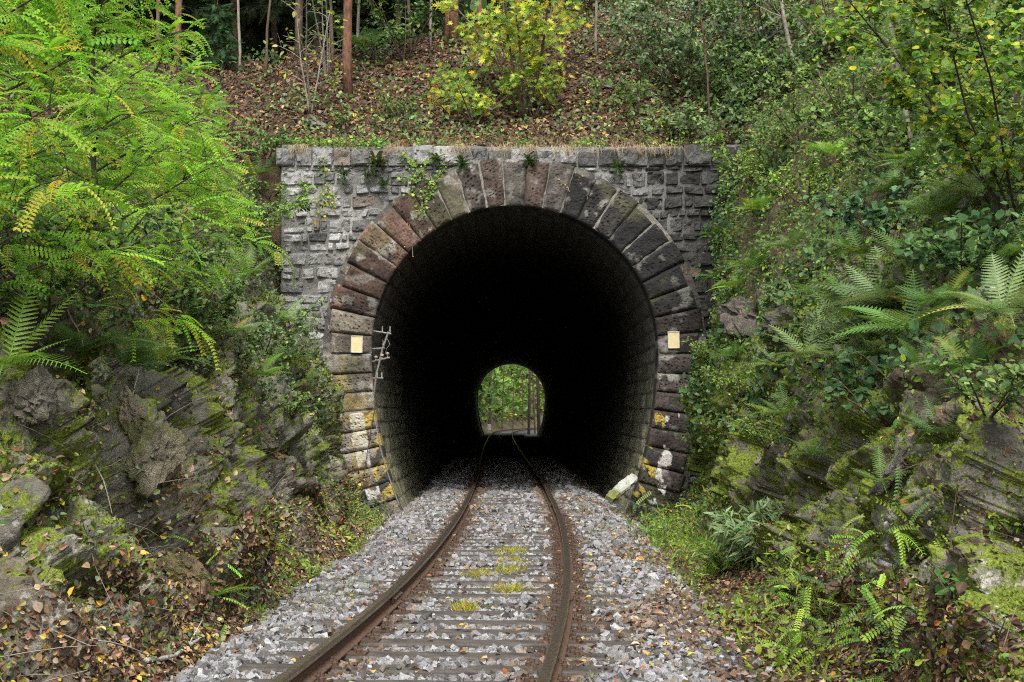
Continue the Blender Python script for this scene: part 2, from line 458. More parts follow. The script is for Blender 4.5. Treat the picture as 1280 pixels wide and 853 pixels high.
BL, rockL, upL, gL = make_bank(-1, 'left_bank', KL, 3)
BR, rockR, upR, gR = make_bank(1, 'right_bank', KR, 50)

def smooth_line(xs, zs, x): return np.interp(x, xs, zs)
def hill_z(x, y):
    d = y-31.7
    xl = np.array([-60, -26, -5.1, -4.5, 4.4, 4.9, 26, 60]); zl = np.array([9, 7.5, 6.05, 6.42, 6.42, 7.1, 20.2, 36])
    h0 = np.interp(x, xl, zl)
    gl = np.interp(d, [0, 4.6, 13, 60, 99, 101.5, 110], [0, 2.85, 3.5, 26, 8, 0, -6])
    gc = np.interp(d, [0, 5.8, 13, 60, 99, 101.5, 110], [0, 4.1, 5.0, 26, 8, 0, -6])
    gr = np.interp(d, [0, 7, 20, 60, 99, 101.5, 110], [0, 6.2, 16, 34, 10, 0, -6])
    w1 = sstep(-4.5, .5, x); w2 = sstep(2, 7, x)
    return h0+gl*(1-w1)+gc*(w1-w2*1.0)*(w1 > 0)+gr*w2 if False else h0+gl*(1-w1)+gc*(w1*(1-w2))+gr*w1*w2
def make_hill():
    xs = np.concatenate([np.linspace(-45, -12, 40, endpoint=False), np.linspace(-12, 14, 330, endpoint=False), np.linspace(14, 45, 40)])
    ys = np.concatenate([31.7+np.linspace(0, 12, 170)**1.0, 31.7+12+np.linspace(0.4, 88, 90)])
    Xg, Yg = np.meshgrid(xs, ys, indexing='ij'); Z = hill_z(Xg, Yg)
    p = np.stack([Xg, Yg, Z], -1); k = sstep(0, 1.5, Yg-31.7)
    amp = .15+.85*sstep(3, 9, Xg)
    Z = Z+k*(fbm(p*.4, 4, 71)*.55*(.4+amp)+fbm(p*2.2, 4, 72)*.12)
    q = p*[1.1, .8, 1.2]; f1, f2, idv = voro(q+fbm(p, 2, 75)[..., None]*.3, 76)
    rk = sstep(.15, .35, fbm(p*[.35, .35, .35], 3, 79)-.35*(1-sstep(3, 7, Xg)))
    Z = Z+k*rk*((idv-.3)*.7)
    rows = Z.shape[1]
    sk = np.where(np.abs(Xg[:, 0]) > 4.3, np.interp(np.abs(Xg[:, 0]), [4.3, 5, 6, 45], [3.6, 5, 5.6, 4.5])-.6, 6.0)
    V = np.stack([Xg, Yg, Z], -1)
    V0 = np.stack([Xg[:, 0], Yg[:, 0]-.02, sk], -1)[:, None]
    V = np.concatenate([V0, V], 1)
    up = np.abs(unit(np.cross(np.gradient(V, axis=0), np.gradient(V, axis=1)))[..., 2])
    rk = np.concatenate([rk[:, :1]*0, rk], 1)
    C = np.stack([np.clip(rk, 0, 1), .2+.35*rk+.2*fbm(V*.7, 3, 80), rk*.15], -1)
    o = mk('hillside', V, grid_faces(*V.shape[:2]), M_bank, loc=(0, 0, 0), col=C.reshape(-1, 3), smooth=True)
    tag(o, kind='structure'); return V, rk, up
HV, rockH, upH = make_hill()

# track centre line
_ty = np.array([2, 6, 9.61, 12.42, 15.27, 20.3, 25.95, 38.9, 52, 72.5, 103, 133, 150, 170, 195])
_tx = np.array([-1.25, -.86, -.563, -.379, -.225, -.097, -.03, -.06, -.25, -.48, -.72, -.75, -.1, 2.6, 9.5])
_dy = np.arange(-2, 200, .25); _dx = np.interp(_dy, _ty, _tx)
for _ in range(5):
    k_ = np.ones(13)/13; _dx = np.convolve(np.pad(_dx, 6, 'edge'), k_, 'valid')
def trk(y): return np.interp(y, _dy, _dx)
def heading(y): return (trk(y+.1)-trk(y-.1))/.2

def make_bed():
    xs = np.concatenate([np.linspace(-2.9, 2.9, 60)]); ys = np.concatenate([np.linspace(2, 45, 260), np.linspace(45.5, 200, 160)])
    Xg, Yg = np.meshgrid(xs, ys, indexing='ij'); Xw = Xg+trk(Yg)*sstep(130, 140, Yg)
    r = np.abs(Xw-trk(Yg))
    Z = -.205-.22*sstep(1.45, 2.3, r)+fbm(np.stack([Xw, Yg, Xw*0], -1)*3, 3, 90)*.02
    Z = np.where((Yg > 31.4) & (r > 1.5), np.maximum(Z, -.33), Z)
    o = mk('track_bed', np.stack([Xw, Yg, Z], -1), grid_faces(len(xs), len(ys)), M_bed, loc=(0, 0, 0), smooth=True); tag(o, kind='structure')
m, t, b = nt('crushed_stone_bed'); nn_ = N(t, 'ShaderNodeTexVoronoi'); nn_.inputs['Scale'].default_value = 18
g_ = N(t, 'ShaderNodeNewGeometry'); g_.name = 'GEO'; t.links.new(g_.outputs['Position'], nn_.inputs['Vector'])
t.links.new(mixc(t, .7, ramp(t, noise(t, 9, 5), [(.3, (.05, .045, .04)), (.7, (.16, .15, .14))]), nn_.outputs['Color'], 'MULTIPLY'), b.inputs['Base Color']); b.inputs['Roughness'].default_value = .9
bump(t, b, nn_.outputs['Distance'], .04); M_bed = m
make_bed()

def ground_mesh():
    xs = np.linspace(-300, 300, 40); ys = np.linspace(-250, 500, 50)
    Xg, Yg = np.meshgrid(xs, ys, indexing='ij')
    o = mk('ground', np.stack([Xg, Yg, np.full_like(Xg, -.95)], -1), grid_faces(40, 50), M_soil, loc=(0, 0, 0)); tag(o, kind='structure')
ground_mesh()

# BVHs for dropping things on the terrain
def bvh_of(V):
    n, m = V.shape[:2]; return BVHTree.FromPolygons([tuple(v) for v in V.reshape(-1, 3)], [tuple(f) for f in grid_faces(n, m)])
bv = [bvh_of(BL[::5, ::4]), bvh_of(BR[::5, ::4]), bvh_of(HV[::2, ::2])]
fy = np.linspace(2, 31.2, 60); _fx, _fyy = np.meshgrid(np.linspace(-3, 3.2, 40), fy, indexing='ij')
_fz = -.17-.2*sstep(1.5, 2.3, np.abs(_fx-trk(_fyy)))
bv.append(bvh_of(np.stack([_fx, _fyy, _fz], -1)))
def drop(px, py):
    d = Vector(((px-CXP)/F, 1, -(py-HYP)/F)).normalized(); best = None
    for b_ in bv:
        h = b_.ray_cast(Vector((0, 0, CH)), d)
        if h[0] is not None and (best is None or h[3] < best[3]): best = h
    if best is None: return np.array(P(px, py, 34.)), np.array([0, 0, 1.])
    nrm = best[1]
    if nrm.dot(d) > 0: nrm = -nrm
    return np.array(best[0]), np.array(nrm)
def down(x, y, z0=60):
    best = None
    for b_ in bv:
        h = b_.ray_cast(Vector((x, y, z0)), Vector((0, 0, -1)))
        if h[0] is not None and (best is None or h[0].z > best): best = h[0].z
    return best if best is not None else 0.0

def scatter(V, n, dens, lo=None):
    """sample n points on grid V with per-vertex weight dens; returns pos, normal, idx"""
    a = V[:-1, :-1]; b_ = V[1:, :-1]; c = V[:-1, 1:]
    nrm = np.cross(b_-a, c-a); area = np.linalg.norm(nrm, axis=-1); nr = unit(nrm)
    w = (area*dens[:-1, :-1]).ravel(); w = w/w.sum()
    k = rng.choice(len(w), n, p=w); u = rng.random(n)[:, None]; v = rng.random(n)[:, None]
    A = a.reshape(-1, 3)[k]; pos = A+u*(b_.reshape(-1, 3)[k]-A)+v*(c.reshape(-1, 3)[k]-A)
    nr = nr.reshape(-1, 3)[k]
    flip = (nr*(np.array([0, 0, 4.])-pos*[1, 1, 0]*[1, .3, 0])).sum(-1) < 0
    nr[flip] *= -1
    return pos, nr, k

def infrus(V, mx=2.0, mz=2.0):
    Y = np.maximum(V[..., 1], 1)
    return ((np.abs(V[..., 0]) < .3048*Y+mx) & (V[..., 2] < 1.52+.2457*Y+mz)).astype(float)

def pal(n, cols, w=None, var=.25):
    cols = np.array(cols, float); w = np.ones(len(cols)) if w is None else np.array(w, float)
    k = rng.choice(len(cols), n, p=w/w.sum())
    return np.clip(cols[k]*(1+rng.normal(0, var, (n, 1)))*(1+rng.normal(0, .08, (n, 3))), .004, .9)

LITTER = [(.105, .06, .038), (.17, .10, .062), (.055, .034, .022), (.29, .20, .12), (.40, .31, .17), (.46, .34, .06), (.28, .115, .035), (.25, .20, .16)]
LW = [6, 4, 6, 1.9, 1.1, .8, .35, 1.0]

def litter(name, V, n, dens, s0, label, lift=.015, w=LW, stand=.35):
    pos, nr, _ = scatter(V, n, dens)
    d = unit(rng.normal(0, 1, (n, 3))); d = unit(d-nr*(d*nr).sum(-1, keepdims=True)*(1-stand))
    R = frames(d, nr+rng.normal(0, stand, (n, 3)))
    s = s0*(.6+.8*rng.random(n))*(1+.006*np.maximum(pos[:, 1]-15, 0))
    T = LEAF[0]*[1, 1.15, 2.2]
    Vv, Fs, C = stamp(T, LEAF[1], pos+nr*(lift*rng.random(n)[:, None]*2+.004), R, np.stack([s, s*(.7+.6*rng.random(n)), s], -1), pal(n, LITTER, w))
    o = mk(name, Vv, Fs, M_dry, loc=(0, 0, 0), col=C); tag(o, label, 'leaf litter', kind='stuff'); return o

# ------------------------------------------------------------------ tunnel
XT = 0.05
RA, ZA, RB = 2.65, 2.70, 8.5
S_LOW = RB*math.asin((ZA+.4)/RB); S_TOP = math.pi*RA; S_ALL = 2*S_LOW+S_TOP
def arch(s):
    """point (x,z) and outward normal on the inner profile; s from bottom left to bottom right"""
    s = np.asarray(s, float)
    a = np.clip((s-S_LOW)/RA, 0, math.pi)
    tx, tz = -RA*np.cos(a), ZA+RA*np.sin(a); nx, nz = -np.cos(a), np.sin(a)
    bl = np.clip((S_LOW-s)/RB, 0, 1); br = np.clip((s-S_LOW-S_TOP)/RB, 0, 1)
    lx = (RB-RA)-RB*np.cos(bl); lz = ZA-RB*np.sin(bl)
    rx = -(RB-RA)+RB*np.cos(br); rz = ZA-RB*np.sin(br)
    L = s < S_LOW; Rr = s > S_LOW+S_TOP
    x = np.where(L, lx, np.where(Rr, rx, tx)); z = np.where(L, lz, np.where(Rr, rz, tz))
    nx = np.where(L, -np.cos(bl), np.where(Rr, np.cos(br), nx)); nz = np.where(L, -np.sin(bl), np.where(Rr, -np.sin(br), nz))
    return x, z, nx, nz
def inside(x, z, off):
    """signed: radial distance outside the inner profile minus off"""
    x = np.abs(x)
    rt = np.hypot(x, z-ZA)-RA
    rl = np.hypot(x+(RB-RA), z-ZA)-RB
    return np.where(z > ZA, rt, rl)-off

tun = thing('railway_tunnel', (XT, PY0, 0), 'stone railway tunnel with brown block arch, grey rubble front wall and dark bore', 'tunnel')
# rubble wall -------------------------------------------------------
def sheet():
    xs = np.arange(-4.33, 4.35, .06); zs = np.arange(-.5, 6.45, .06)
    Xg, Zg = np.meshgrid(xs, zs, indexing='ij')
    Yg = PY0+fbm(np.stack([Xg, Zg, Zg*0], -1)*7, 3, 5)*.018
    Fq = grid_faces(len(xs), len(zs)); cx = Xg.ravel()[Fq].mean(1); cz = Zg.ravel()[Fq].mean(1)
    keep = inside(cx, cz, .12) > 0
    V = np.stack([Xg+XT, Yg, Zg], -1).reshape(-1, 3)
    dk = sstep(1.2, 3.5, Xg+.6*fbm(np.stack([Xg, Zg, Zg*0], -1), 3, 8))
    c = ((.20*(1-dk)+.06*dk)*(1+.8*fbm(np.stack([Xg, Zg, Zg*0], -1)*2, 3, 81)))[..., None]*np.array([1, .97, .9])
    return V, Fq[keep], c.reshape(-1, 3)
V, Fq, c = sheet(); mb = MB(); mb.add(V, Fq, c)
bx, fq = box((XT-4.33+.2, PY0+.42, 3.0), (.4, .78, 7.0)); mb.add(bx, fq, (.25, .24, .22))
bx, fq = box((XT+4.33-.2, PY0+.42, 3.0), (.4, .78, 7.0)); mb.add(bx, fq, (.15, .14, .13))
bx, fq = box((XT, PY0+.45, 6.22), (8.6, .75, .5)); mb.add(bx, fq, (.2, .19, .17))
wall = mb.build('rubble_wall', M_mortar, tun)

def stone(mb, x0, x1, z0, z1, y, dep, col, seed, n=None):
    w, h = x1-x0, z1-z0
    nx = max(6, int(w/.026)); nz = max(6, int(h/.026))
    u = np.linspace(-1, 1, nx); v = np.linspace(-1, 1, nz); U, Vv = np.meshgrid(u, v, indexing='ij')
    # squircle the outline + jitter
    k = .03+.09*rng.random()
    X = (x0+x1)/2+U*w/2*(1-k*Vv**4*np.abs(U)**3*.9); Z = (z0+z1)/2+Vv*h/2*(1-k*U**4*np.abs(Vv)**3*.9)
    tilt = rng.normal(0, .12, 2)
    X += .035*w*fbm(np.stack([X*3, Z*3, X*0+seed], -1), 2, 1)*2; Z += .03*fbm(np.stack([X*3, Z*3, X*0+seed+9], -1), 2, 2)
    pil = (1-np.abs(U)**9)*(1-np.abs(Vv)**9)
    fc = fbm(np.stack([X*4.5, Z*4.5, X*0+seed*3.1], -1), 4, 3)*.075+facet(np.stack([X*0+seed, X*7, Z*7], -1), 4, 1.6)[0]*.035
    Y = y+.02-dep*pil**.5+(fc+U*tilt[0]*w*.3+Vv*tilt[1]*h*.3)*pil**.5
    var = 1+.35*fbm(np.stack([X*2.5, Z*2.5, X*0+seed], -1), 3, 6)
    Z = Z+(.06*fbm(np.stack([X*.9, Z*.35, X*0], -1), 2, 66)+.025*vnoise(np.stack([X*3.1, Z*1.2, X*0], -1), 67))*np.clip((6.05-Z)*2, 0, 1)
    X = X+.05*vnoise(np.stack([X*1.5, Z*2.6, X*0], -1), 68)*np.clip((6.05-Z)*2, 0, 1)
    mb.add(np.stack([X, Y, Z], -1), grid_faces(nx, nz), (np.array(col)*var[..., None]).reshape(-1, 3))

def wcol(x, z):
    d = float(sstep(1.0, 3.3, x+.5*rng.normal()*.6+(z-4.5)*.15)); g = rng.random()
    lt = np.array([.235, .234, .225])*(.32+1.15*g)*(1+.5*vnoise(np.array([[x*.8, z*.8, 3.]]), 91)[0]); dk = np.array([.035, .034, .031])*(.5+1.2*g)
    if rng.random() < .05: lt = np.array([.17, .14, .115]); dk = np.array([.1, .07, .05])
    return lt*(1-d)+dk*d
mb = MB(); z = -.35; k = 0
while z < 6.08:
    h = min(rng.uniform(.15, .29), 6.1-z) if z < 5.8 else 6.1-z
    x = -4.36+(rng.random()*.06)
    while x < 4.3:
        w = rng.choice([.14, .2, .27, .36, .46])*rng.uniform(.85, 1.1); x1 = min(x+w, 4.36)
        cx, cz = (x+x1)/2, z+h/2; k += 1
        if inside(cx, cz, .62) > 0:
            if h > .24 and rng.random() < .22:
                hh = h*rng.uniform(.42, .58)
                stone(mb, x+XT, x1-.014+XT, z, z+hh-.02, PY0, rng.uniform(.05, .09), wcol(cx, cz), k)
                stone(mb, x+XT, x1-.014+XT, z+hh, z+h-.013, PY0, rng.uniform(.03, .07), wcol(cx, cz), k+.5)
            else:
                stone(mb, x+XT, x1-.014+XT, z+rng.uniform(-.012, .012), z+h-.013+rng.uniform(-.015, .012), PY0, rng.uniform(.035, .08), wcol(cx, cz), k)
        x = x1
    z += h
mb.build('wall_stones', M_masonry, wall, smooth=False)
# coping --------------------------------------------------------------
x = -4.42
while x < 4.35:
    w = rng.uniform(.28, .58); x1 = min(x+w, 4.4); m_ = MB()
    if x1-x > .12:
        hh = rng.uniform(.24, .40); cc = wcol((x+x1)/2, 6.2)*1.1; yf = PY0-rng.uniform(.05, .12)
        stone(m_, x+XT, x1-.02+XT, 6.1, 6.1+hh, yf+.02, .05, cc, x*7.7)
        n0 = rng.uniform(.93, 1)
        bx, fq = box((XT+(x+x1-.02)/2, PY0+.27, 6.1+hh/2-.005), ((x1-x-.03)*n0, .68, hh*.95)); m_.add(bx, fq, cc)
        m_.build('coping_stone', M_masonry, tun, smooth=False)
    x = x1
# arch stones -----------------------------------------------------------
NB = 43; SB = S_ALL/NB
def voussoir(i):
    s0, s1 = i*SB+.006, (i+1)*SB-.006
    T = .83+.05*((i*7) % 3-1)+(.06 if i == NB//2 else 0)+(.02 if 12 < i < 30 else -.02)
    nu, nv = 17, 42
    u = np.linspace(s0, s1, nu); v = np.linspace(0, T, nv); U, Vv = np.meshgrid(u, v, indexing='ij')
    x, z, nx, nz = arch(U); X = x+nx*Vv+XT; Z = z+nz*Vv
    cs = (s0+s1)/2; ax, az, anx, anz = [float(q) for q in arch(cs)]; scale = 1+(Vv/RA if S_LOW < cs < S_LOW+S_TOP else Vv/RB)
    du = (SB/2-.006-np.abs(U-cs))*scale; dv = np.minimum(Vv, T-Vv); de = np.minimum(du, dv)
    pan = sstep(.02, .055, de)
    # punched pits in staggered rows
    ps_ = .052+.018*((i*11) % 7)/6; a_ = (U-cs)*scale/ps_; b_ = Vv/ps_+np.where(np.floor(a_) % 2 == 0, 0, .5)
    jx = _h(np.floor(a_), np.floor(b_), a_*0+i, 3)*.62; jz = _h(np.floor(a_), np.floor(b_), a_*0+i, 4)*.62
    rr = np.hypot(a_-np.floor(a_)-.5+jx-.31, b_-np.floor(b_)-.5+jz-.31)
    deep = np.clip(_h(np.floor(a_), np.floor(b_), a_*0+i, 5)*1.7-.35, 0, 1.2)*(1.0 if i % 3 else .45)
    pits = (1-sstep(.12, .42, rr))*deep
    sty = (i*13) % 5
    pa = .024 if sty < 4 else .012
    relief = .012+.022*pan-pa*pits*pan+fbm(np.stack([X*6, Z*6, X*0+i], -1), 4, 3)*.024
    relief -= .03*(1-sstep(0, .012, de))
    yf = PY0-.10-rng.uniform(0, .018)
    Y = yf-relief
    side = ax
    # stone colour by place in the arch
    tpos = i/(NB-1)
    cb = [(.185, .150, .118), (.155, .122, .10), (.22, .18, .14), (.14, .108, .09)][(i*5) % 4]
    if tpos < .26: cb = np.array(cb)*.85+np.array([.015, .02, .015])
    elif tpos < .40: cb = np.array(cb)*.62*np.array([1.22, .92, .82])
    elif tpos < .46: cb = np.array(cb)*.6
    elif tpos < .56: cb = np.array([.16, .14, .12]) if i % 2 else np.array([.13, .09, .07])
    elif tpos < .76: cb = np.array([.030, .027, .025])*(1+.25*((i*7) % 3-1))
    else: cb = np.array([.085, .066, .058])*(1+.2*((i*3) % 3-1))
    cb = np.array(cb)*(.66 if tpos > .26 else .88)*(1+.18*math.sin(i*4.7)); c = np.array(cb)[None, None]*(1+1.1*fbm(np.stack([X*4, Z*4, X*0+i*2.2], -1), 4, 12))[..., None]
    c = c*(1-.55*pits*pan)[..., None]
    # white lichen / lime bloom
    lm = sstep(.28, .5, fbm(np.stack([X*5, Z*5, X*0], -1), 4, 15)+(.1 if ax < -2 else 0)+(.06 if .64 < tpos else 0)); lm = lm*.45; c = c*(1-lm[..., None])+np.array([.36, .35, .31])*lm[..., None]
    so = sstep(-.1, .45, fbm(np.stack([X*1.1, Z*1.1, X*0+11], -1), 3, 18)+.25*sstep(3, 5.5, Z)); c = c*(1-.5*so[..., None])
    gr = sstep(.25, .5, fbm(np.stack([X*1.7, Z*1.7, X*0+4], -1), 3, 17)); c = c*(1-.35*gr[..., None])+np.array([.09, .095, .04])*.35*gr[..., None]
    # remains of warning paint near the foot of the arch
    if az < 1.55 and az > -.2:
        worn = fbm(np.stack([X*7, Z*7, X*0], -1), 4, 21); drift = fbm(np.stack([X*2, Z*2, X*0], -1), 2, 22)*.05
        ph = (Z+(Vv if ax < 0 else Vv)*.85)/.46 if True else 0
        band = (ph-np.floor(ph)) < .5
        inb = (Vv < .24+drift) & (worn > (-.22 if ax < 0 else .02))
        yel = np.array([.44, .33, .045]); blk = np.array([.022, .022, .024])
        if ax < 0 or True:
            c = np.where((inb & band)[..., None], (yel*(1+.3*worn[..., None]))*.6+c*.4, c)
            c = np.where((inb & ~band)[..., None] & (ax < 0 or az < .9), blk*.8+c*.2, c)
        wh = (Vv > .25+drift) & (Vv < .50+drift) & (worn > (-.16 if ax < 0 else .16)) & ((ax > 0) | (i % 5 != 2))
        c = np.where(wh[..., None], np.array([.52, .51, .47])*(.75+.3*worn[..., None])+c*.25, c)
    if ax < 0 and az < 2.6:
        ys = sstep(.1, .3, fbm(np.stack([X*3.5, Z*1.2, X*0], -1), 3, 25)+.05)*.32; c = c*(1-ys[..., None])+np.array([.33, .25, .06])*ys[..., None]
    V = np.stack([X, Y, Z], -1); c = np.clip(c*(1-.0), .01, .8)
    vs = [V.reshape(-1, 3)]; cs_ = [c.reshape(-1, 3)]; Fs = [grid_faces(nu, nv)]
    # side walls back to the lining
    idx = np.concatenate([np.arange(nv), np.arange(1, nu)*nv+nv-1, (nu-1)*nv+np.arange(nv-2, -1, -1), np.arange(nu-2, 0, -1)*nv])
    L = V.reshape(-1, 3)[idx].copy(); L2 = L.copy(); L2[:, 1] = PY0+.42
    n0 = nu*nv; m_ = len(idx); vs += [L, L2]; cc = c.reshape(-1, 3)[idx]; cs_ += [cc, cc*.8]
    a = np.arange(m_); a2 = (a+1) % m_
    Fs.append(np.stack([n0+a, n0+m_+a, n0+m_+a2, n0+a2], -1))
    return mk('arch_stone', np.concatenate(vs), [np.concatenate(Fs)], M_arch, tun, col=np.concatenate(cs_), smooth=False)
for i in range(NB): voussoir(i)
s = np.linspace(0, S_ALL, 500); v = np.linspace(.012, .90, 22); U, Vv = np.meshgrid(s, v, indexing='ij'); x, z, nx, nz = arch(U)
Y = PY0-.105+fbm(np.stack([x+nx*Vv, z+nz*Vv, x*0], -1)*9, 3, 4)*.022
dk = sstep(.35, .6, U/S_ALL)*(.6+.5*fbm(np.stack([x*2, z*2, x*0], -1), 3, 44))
wo = sstep(-.25, .12, fbm(np.stack([x*3.3, z*3.3, x*0+3], -1), 3, 41))
cj = (np.array([.22, .21, .18])[None, None]*(1-.65*np.clip(dk, 0, 1))[..., None])*(1-.85*wo[..., None])+np.array([.05, .045, .04])*(.85*wo[..., None])
mk('mortar_joints', np.stack([x+nx*Vv+XT, Y+.05*wo, z+nz*Vv], -1), grid_faces(500, 22), M_mortar, tun, col=cj.reshape(-1, 3))
# lining -------------------------------------------------------------------
def xc(y): return XT-.0011*(y-PY0)
s = np.linspace(0, S_ALL, 420); ys = np.concatenate([np.linspace(PY0+.3, PY0+9, 260), np.linspace(PY0+9.3, 133.2, 120)])
U, Yg = np.meshgrid(s, ys, indexing='ij'); x, z, nx, nz = arch(U)
row = np.floor(U/.3+.25*vnoise(np.stack([U*.0, Yg*1.1, U*0], -1), 3)); cc_ = (Yg+row*.27)/.5
fu = U/.3-np.floor(U/.3); fv = cc_-np.floor(cc_); e = np.minimum(np.minimum(fu, 1-fu)*.3, np.minimum(fv, 1-fv)*.5)
rl = sstep(0, .05, e)*(.004+.05*_h(np.floor(cc_), row, row*0, 7))+fbm(np.stack([x*3, Yg*3, z*3], -1), 4, 8)*.05
rl = rl*(Yg < PY0+9)
off = .085-rl
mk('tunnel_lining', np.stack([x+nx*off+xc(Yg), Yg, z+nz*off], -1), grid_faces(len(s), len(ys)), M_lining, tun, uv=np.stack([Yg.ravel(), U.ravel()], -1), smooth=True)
# far mouth of the bore
m_ = MB()
s = np.linspace(0, S_ALL, 90); v = np.array([0, .85]); U, Vv = np.meshgrid(s, v, indexing='ij'); x, z, nx, nz = arch(U)
m_.add(np.stack([x+nx*Vv+xc(133.2), x*0+133.4, z+nz*Vv], -1), grid_faces(90, 2), (.03, .028, .025))
m_.build('far_arch_ring', M_masonry, tun)
# wedge hill over the bore, plain earth walls at the sides
for sx in (-1, 1): pass

# plates and fittings ----------------------------------------------------------
def plate(px, py, label):
    c = P(px, py, PY0-.17); w, h = .20, .30
    t = thing('marker_plate', c+[0, 0, -h/2], label, 'sign plate', 'cream plates on the arch')
    R = np.eye(3); a = math.radians(1.5 if px < 600 else -1); R = np.array([[math.cos(a), 0, math.sin(a)], [0, 1, 0], [-math.sin(a), 0, math.cos(a)]])
    V, f = box(c, (w, .012, h), R); o = mk('plate', V, f, M_plate, t); bevel(o, .003)
    m_ = MB()
    for (dx, dz, sx, sz) in ((-w/2, 0, .014, h+.014), (w/2, 0, .014, h+.014), (0, h/2, w, .014), (0, -h/2, w, .014)):
        V, f = box(c+R@np.array([dx, -.006, dz]), (sx, .02, sz), R); m_.add(V, f)
    m_.build('rim', M_rim, t)
    V, f = box(c+np.array([0, .035, 0]), (.05, .06, .2)); mk('bracket', V, f, M_galv, t)
plate(446, 430.5, 'small cream plate on the left side of the tunnel arch')
plate(842, 425, 'small cream plate on the right side of the tunnel arch')

def rack():
    Yr = PY0-.05
    base = P(463, 600, Yr)
    t = thing('wire_bracket_rack', base, 'old steel wire rack with crossarms inside the left edge of the tunnel mouth', 'wire rack')
    pts = np.array([P(485.5, 415, Yr), P(478, 437, Yr), P(470, 470, Yr), P(466.5, 500, Yr+.05), P(468, 545, Yr+.08)])
    mk('pole', *tube(pts, .019, 8), M_galv, t)
    arms = [((466, 414), (489, 417.5)), ((464, 436.3), (481, 435.5)), ((458, 454), (487.5, 447)), ((458, 473.3), (479, 473))]
    pins = [[(487.5, 416, 408), (478, 415.5, 408)], [(479, 435, 428)], [(484.5, 447, 440.5), (477.5, 449, 442.5), (470, 450.5, 445)], [(471.5, 473, 465.5), (477.3, 473, 465.5)]]
    for (a, b_), pn in zip(arms, pins):
        A = P(*a, Yr+.06); B = P(*b_, Yr-.02)
        arm = mk('crossarm', *tube([A, (A+B)/2, B], .017, 6), M_galv, t)
        for (qx, q0, q1) in pn:
            m_ = MB(); a0 = P(qx, q0, Yr-.01); a1 = P(qx, q1, Yr-.01)
            V, f = tube([a0, (a0+a1)/2, a1], [.010, .010, .009], 6); m_.add(V, f, (.3, .3, .28))
            if q0-q1 < 6.7:
                k_ = np.linspace(0, 1, 6)[:, None]; c0 = a0+(a1-a0)*.55
                V, f = tube(c0+(a1-c0)*k_*1.0, [.028, .034, .024, .032, .024, .012], 10); m_.add(V, f, (.42, .3, .22))
            m_.build('insulator_pin', M_arch, arm)
    mk('dangling_wire', *tube([P(484.5, 424, Yr-.03), P(487.5, 431, Yr-.06), P(483, 436, Yr-.05), P(482, 443, Yr-.02)], .005, 5), M_galv, t)
    mk('dangling_wire', *tube([P(478.5, 425, Yr-.03), P(479.5, 431, Yr-.06), P(479, 436, Yr-.05)], .005, 5), M_galv, t)
    w = [P(466, 500, Yr-.02)]+[P(a, b_, Yr-.08) for a, b_ in ((469, 525), (474, 555), (482, 585), (491, 610), (499, 632))]
    mk('conduit', *tube(w, .016, 6), M_galv, t)
    w = [P(470, 500, Yr-.12), P(462, 548, Yr-.17), P(455, 590, Yr-.17), P(452, 618, Yr-.17)]
    mk('loose_cable', *tube(w, .008, 5), M_dark, t)
rack()

# concrete slab leaning at the right foot of the arch
def slab():
    a = P(761, 624, 30.1); b_ = P(793, 596, 30.75); d = unit(b_-a); L = np.linalg.norm(b_-a)
    up = unit(np.cross(np.cross(d, [0, -.8, .6]), d)); side = np.cross(d, up)
    n = 14; prof_ = np.array([(-.09, -.05), (.09, -.055), (.10, 0), (.085, .045), (.0, .06), (-.085, .05), (-.10, 0)])
    V = []
    for k, q in enumerate(np.linspace(0, 1, n)):
        s_ = 1-.25*sstep(.85, 1, q)-.15*sstep(.9, 1, 1-q)
        for (pa, pb) in prof_: V.append(a+d*L*q+side*pa*s_*(1+.1*rng.normal())+up*pb*s_*(1+.12*rng.normal()))
    V = np.array(V); i = np.arange(n-1)[:, None]*7; j = np.arange(7)[None]; j2 = (j+1) % 7
    Fq = np.stack([i+j, i+j2, i+7+j2, i+7+j], -1).reshape(-1, 4)
    q = np.repeat(np.linspace(0, 1, n), 7)[:, None]
    g = sstep(.45, .2, q) if False else 1-sstep(.22, .42, q)
    c = np.array([.62, .62, .55])*(1-g)+np.array([.22, .24, .08])*g
    o = mk('stone_slab', V, [Fq, np.array([list(range(6, -1, -1))]), np.array([[7*(n-1)+k for k in range(7)]])], M_boulder, col=c)
    tag(o, 'pale broken slab leaning on the right foot of the tunnel arch', 'stone slab')
slab()

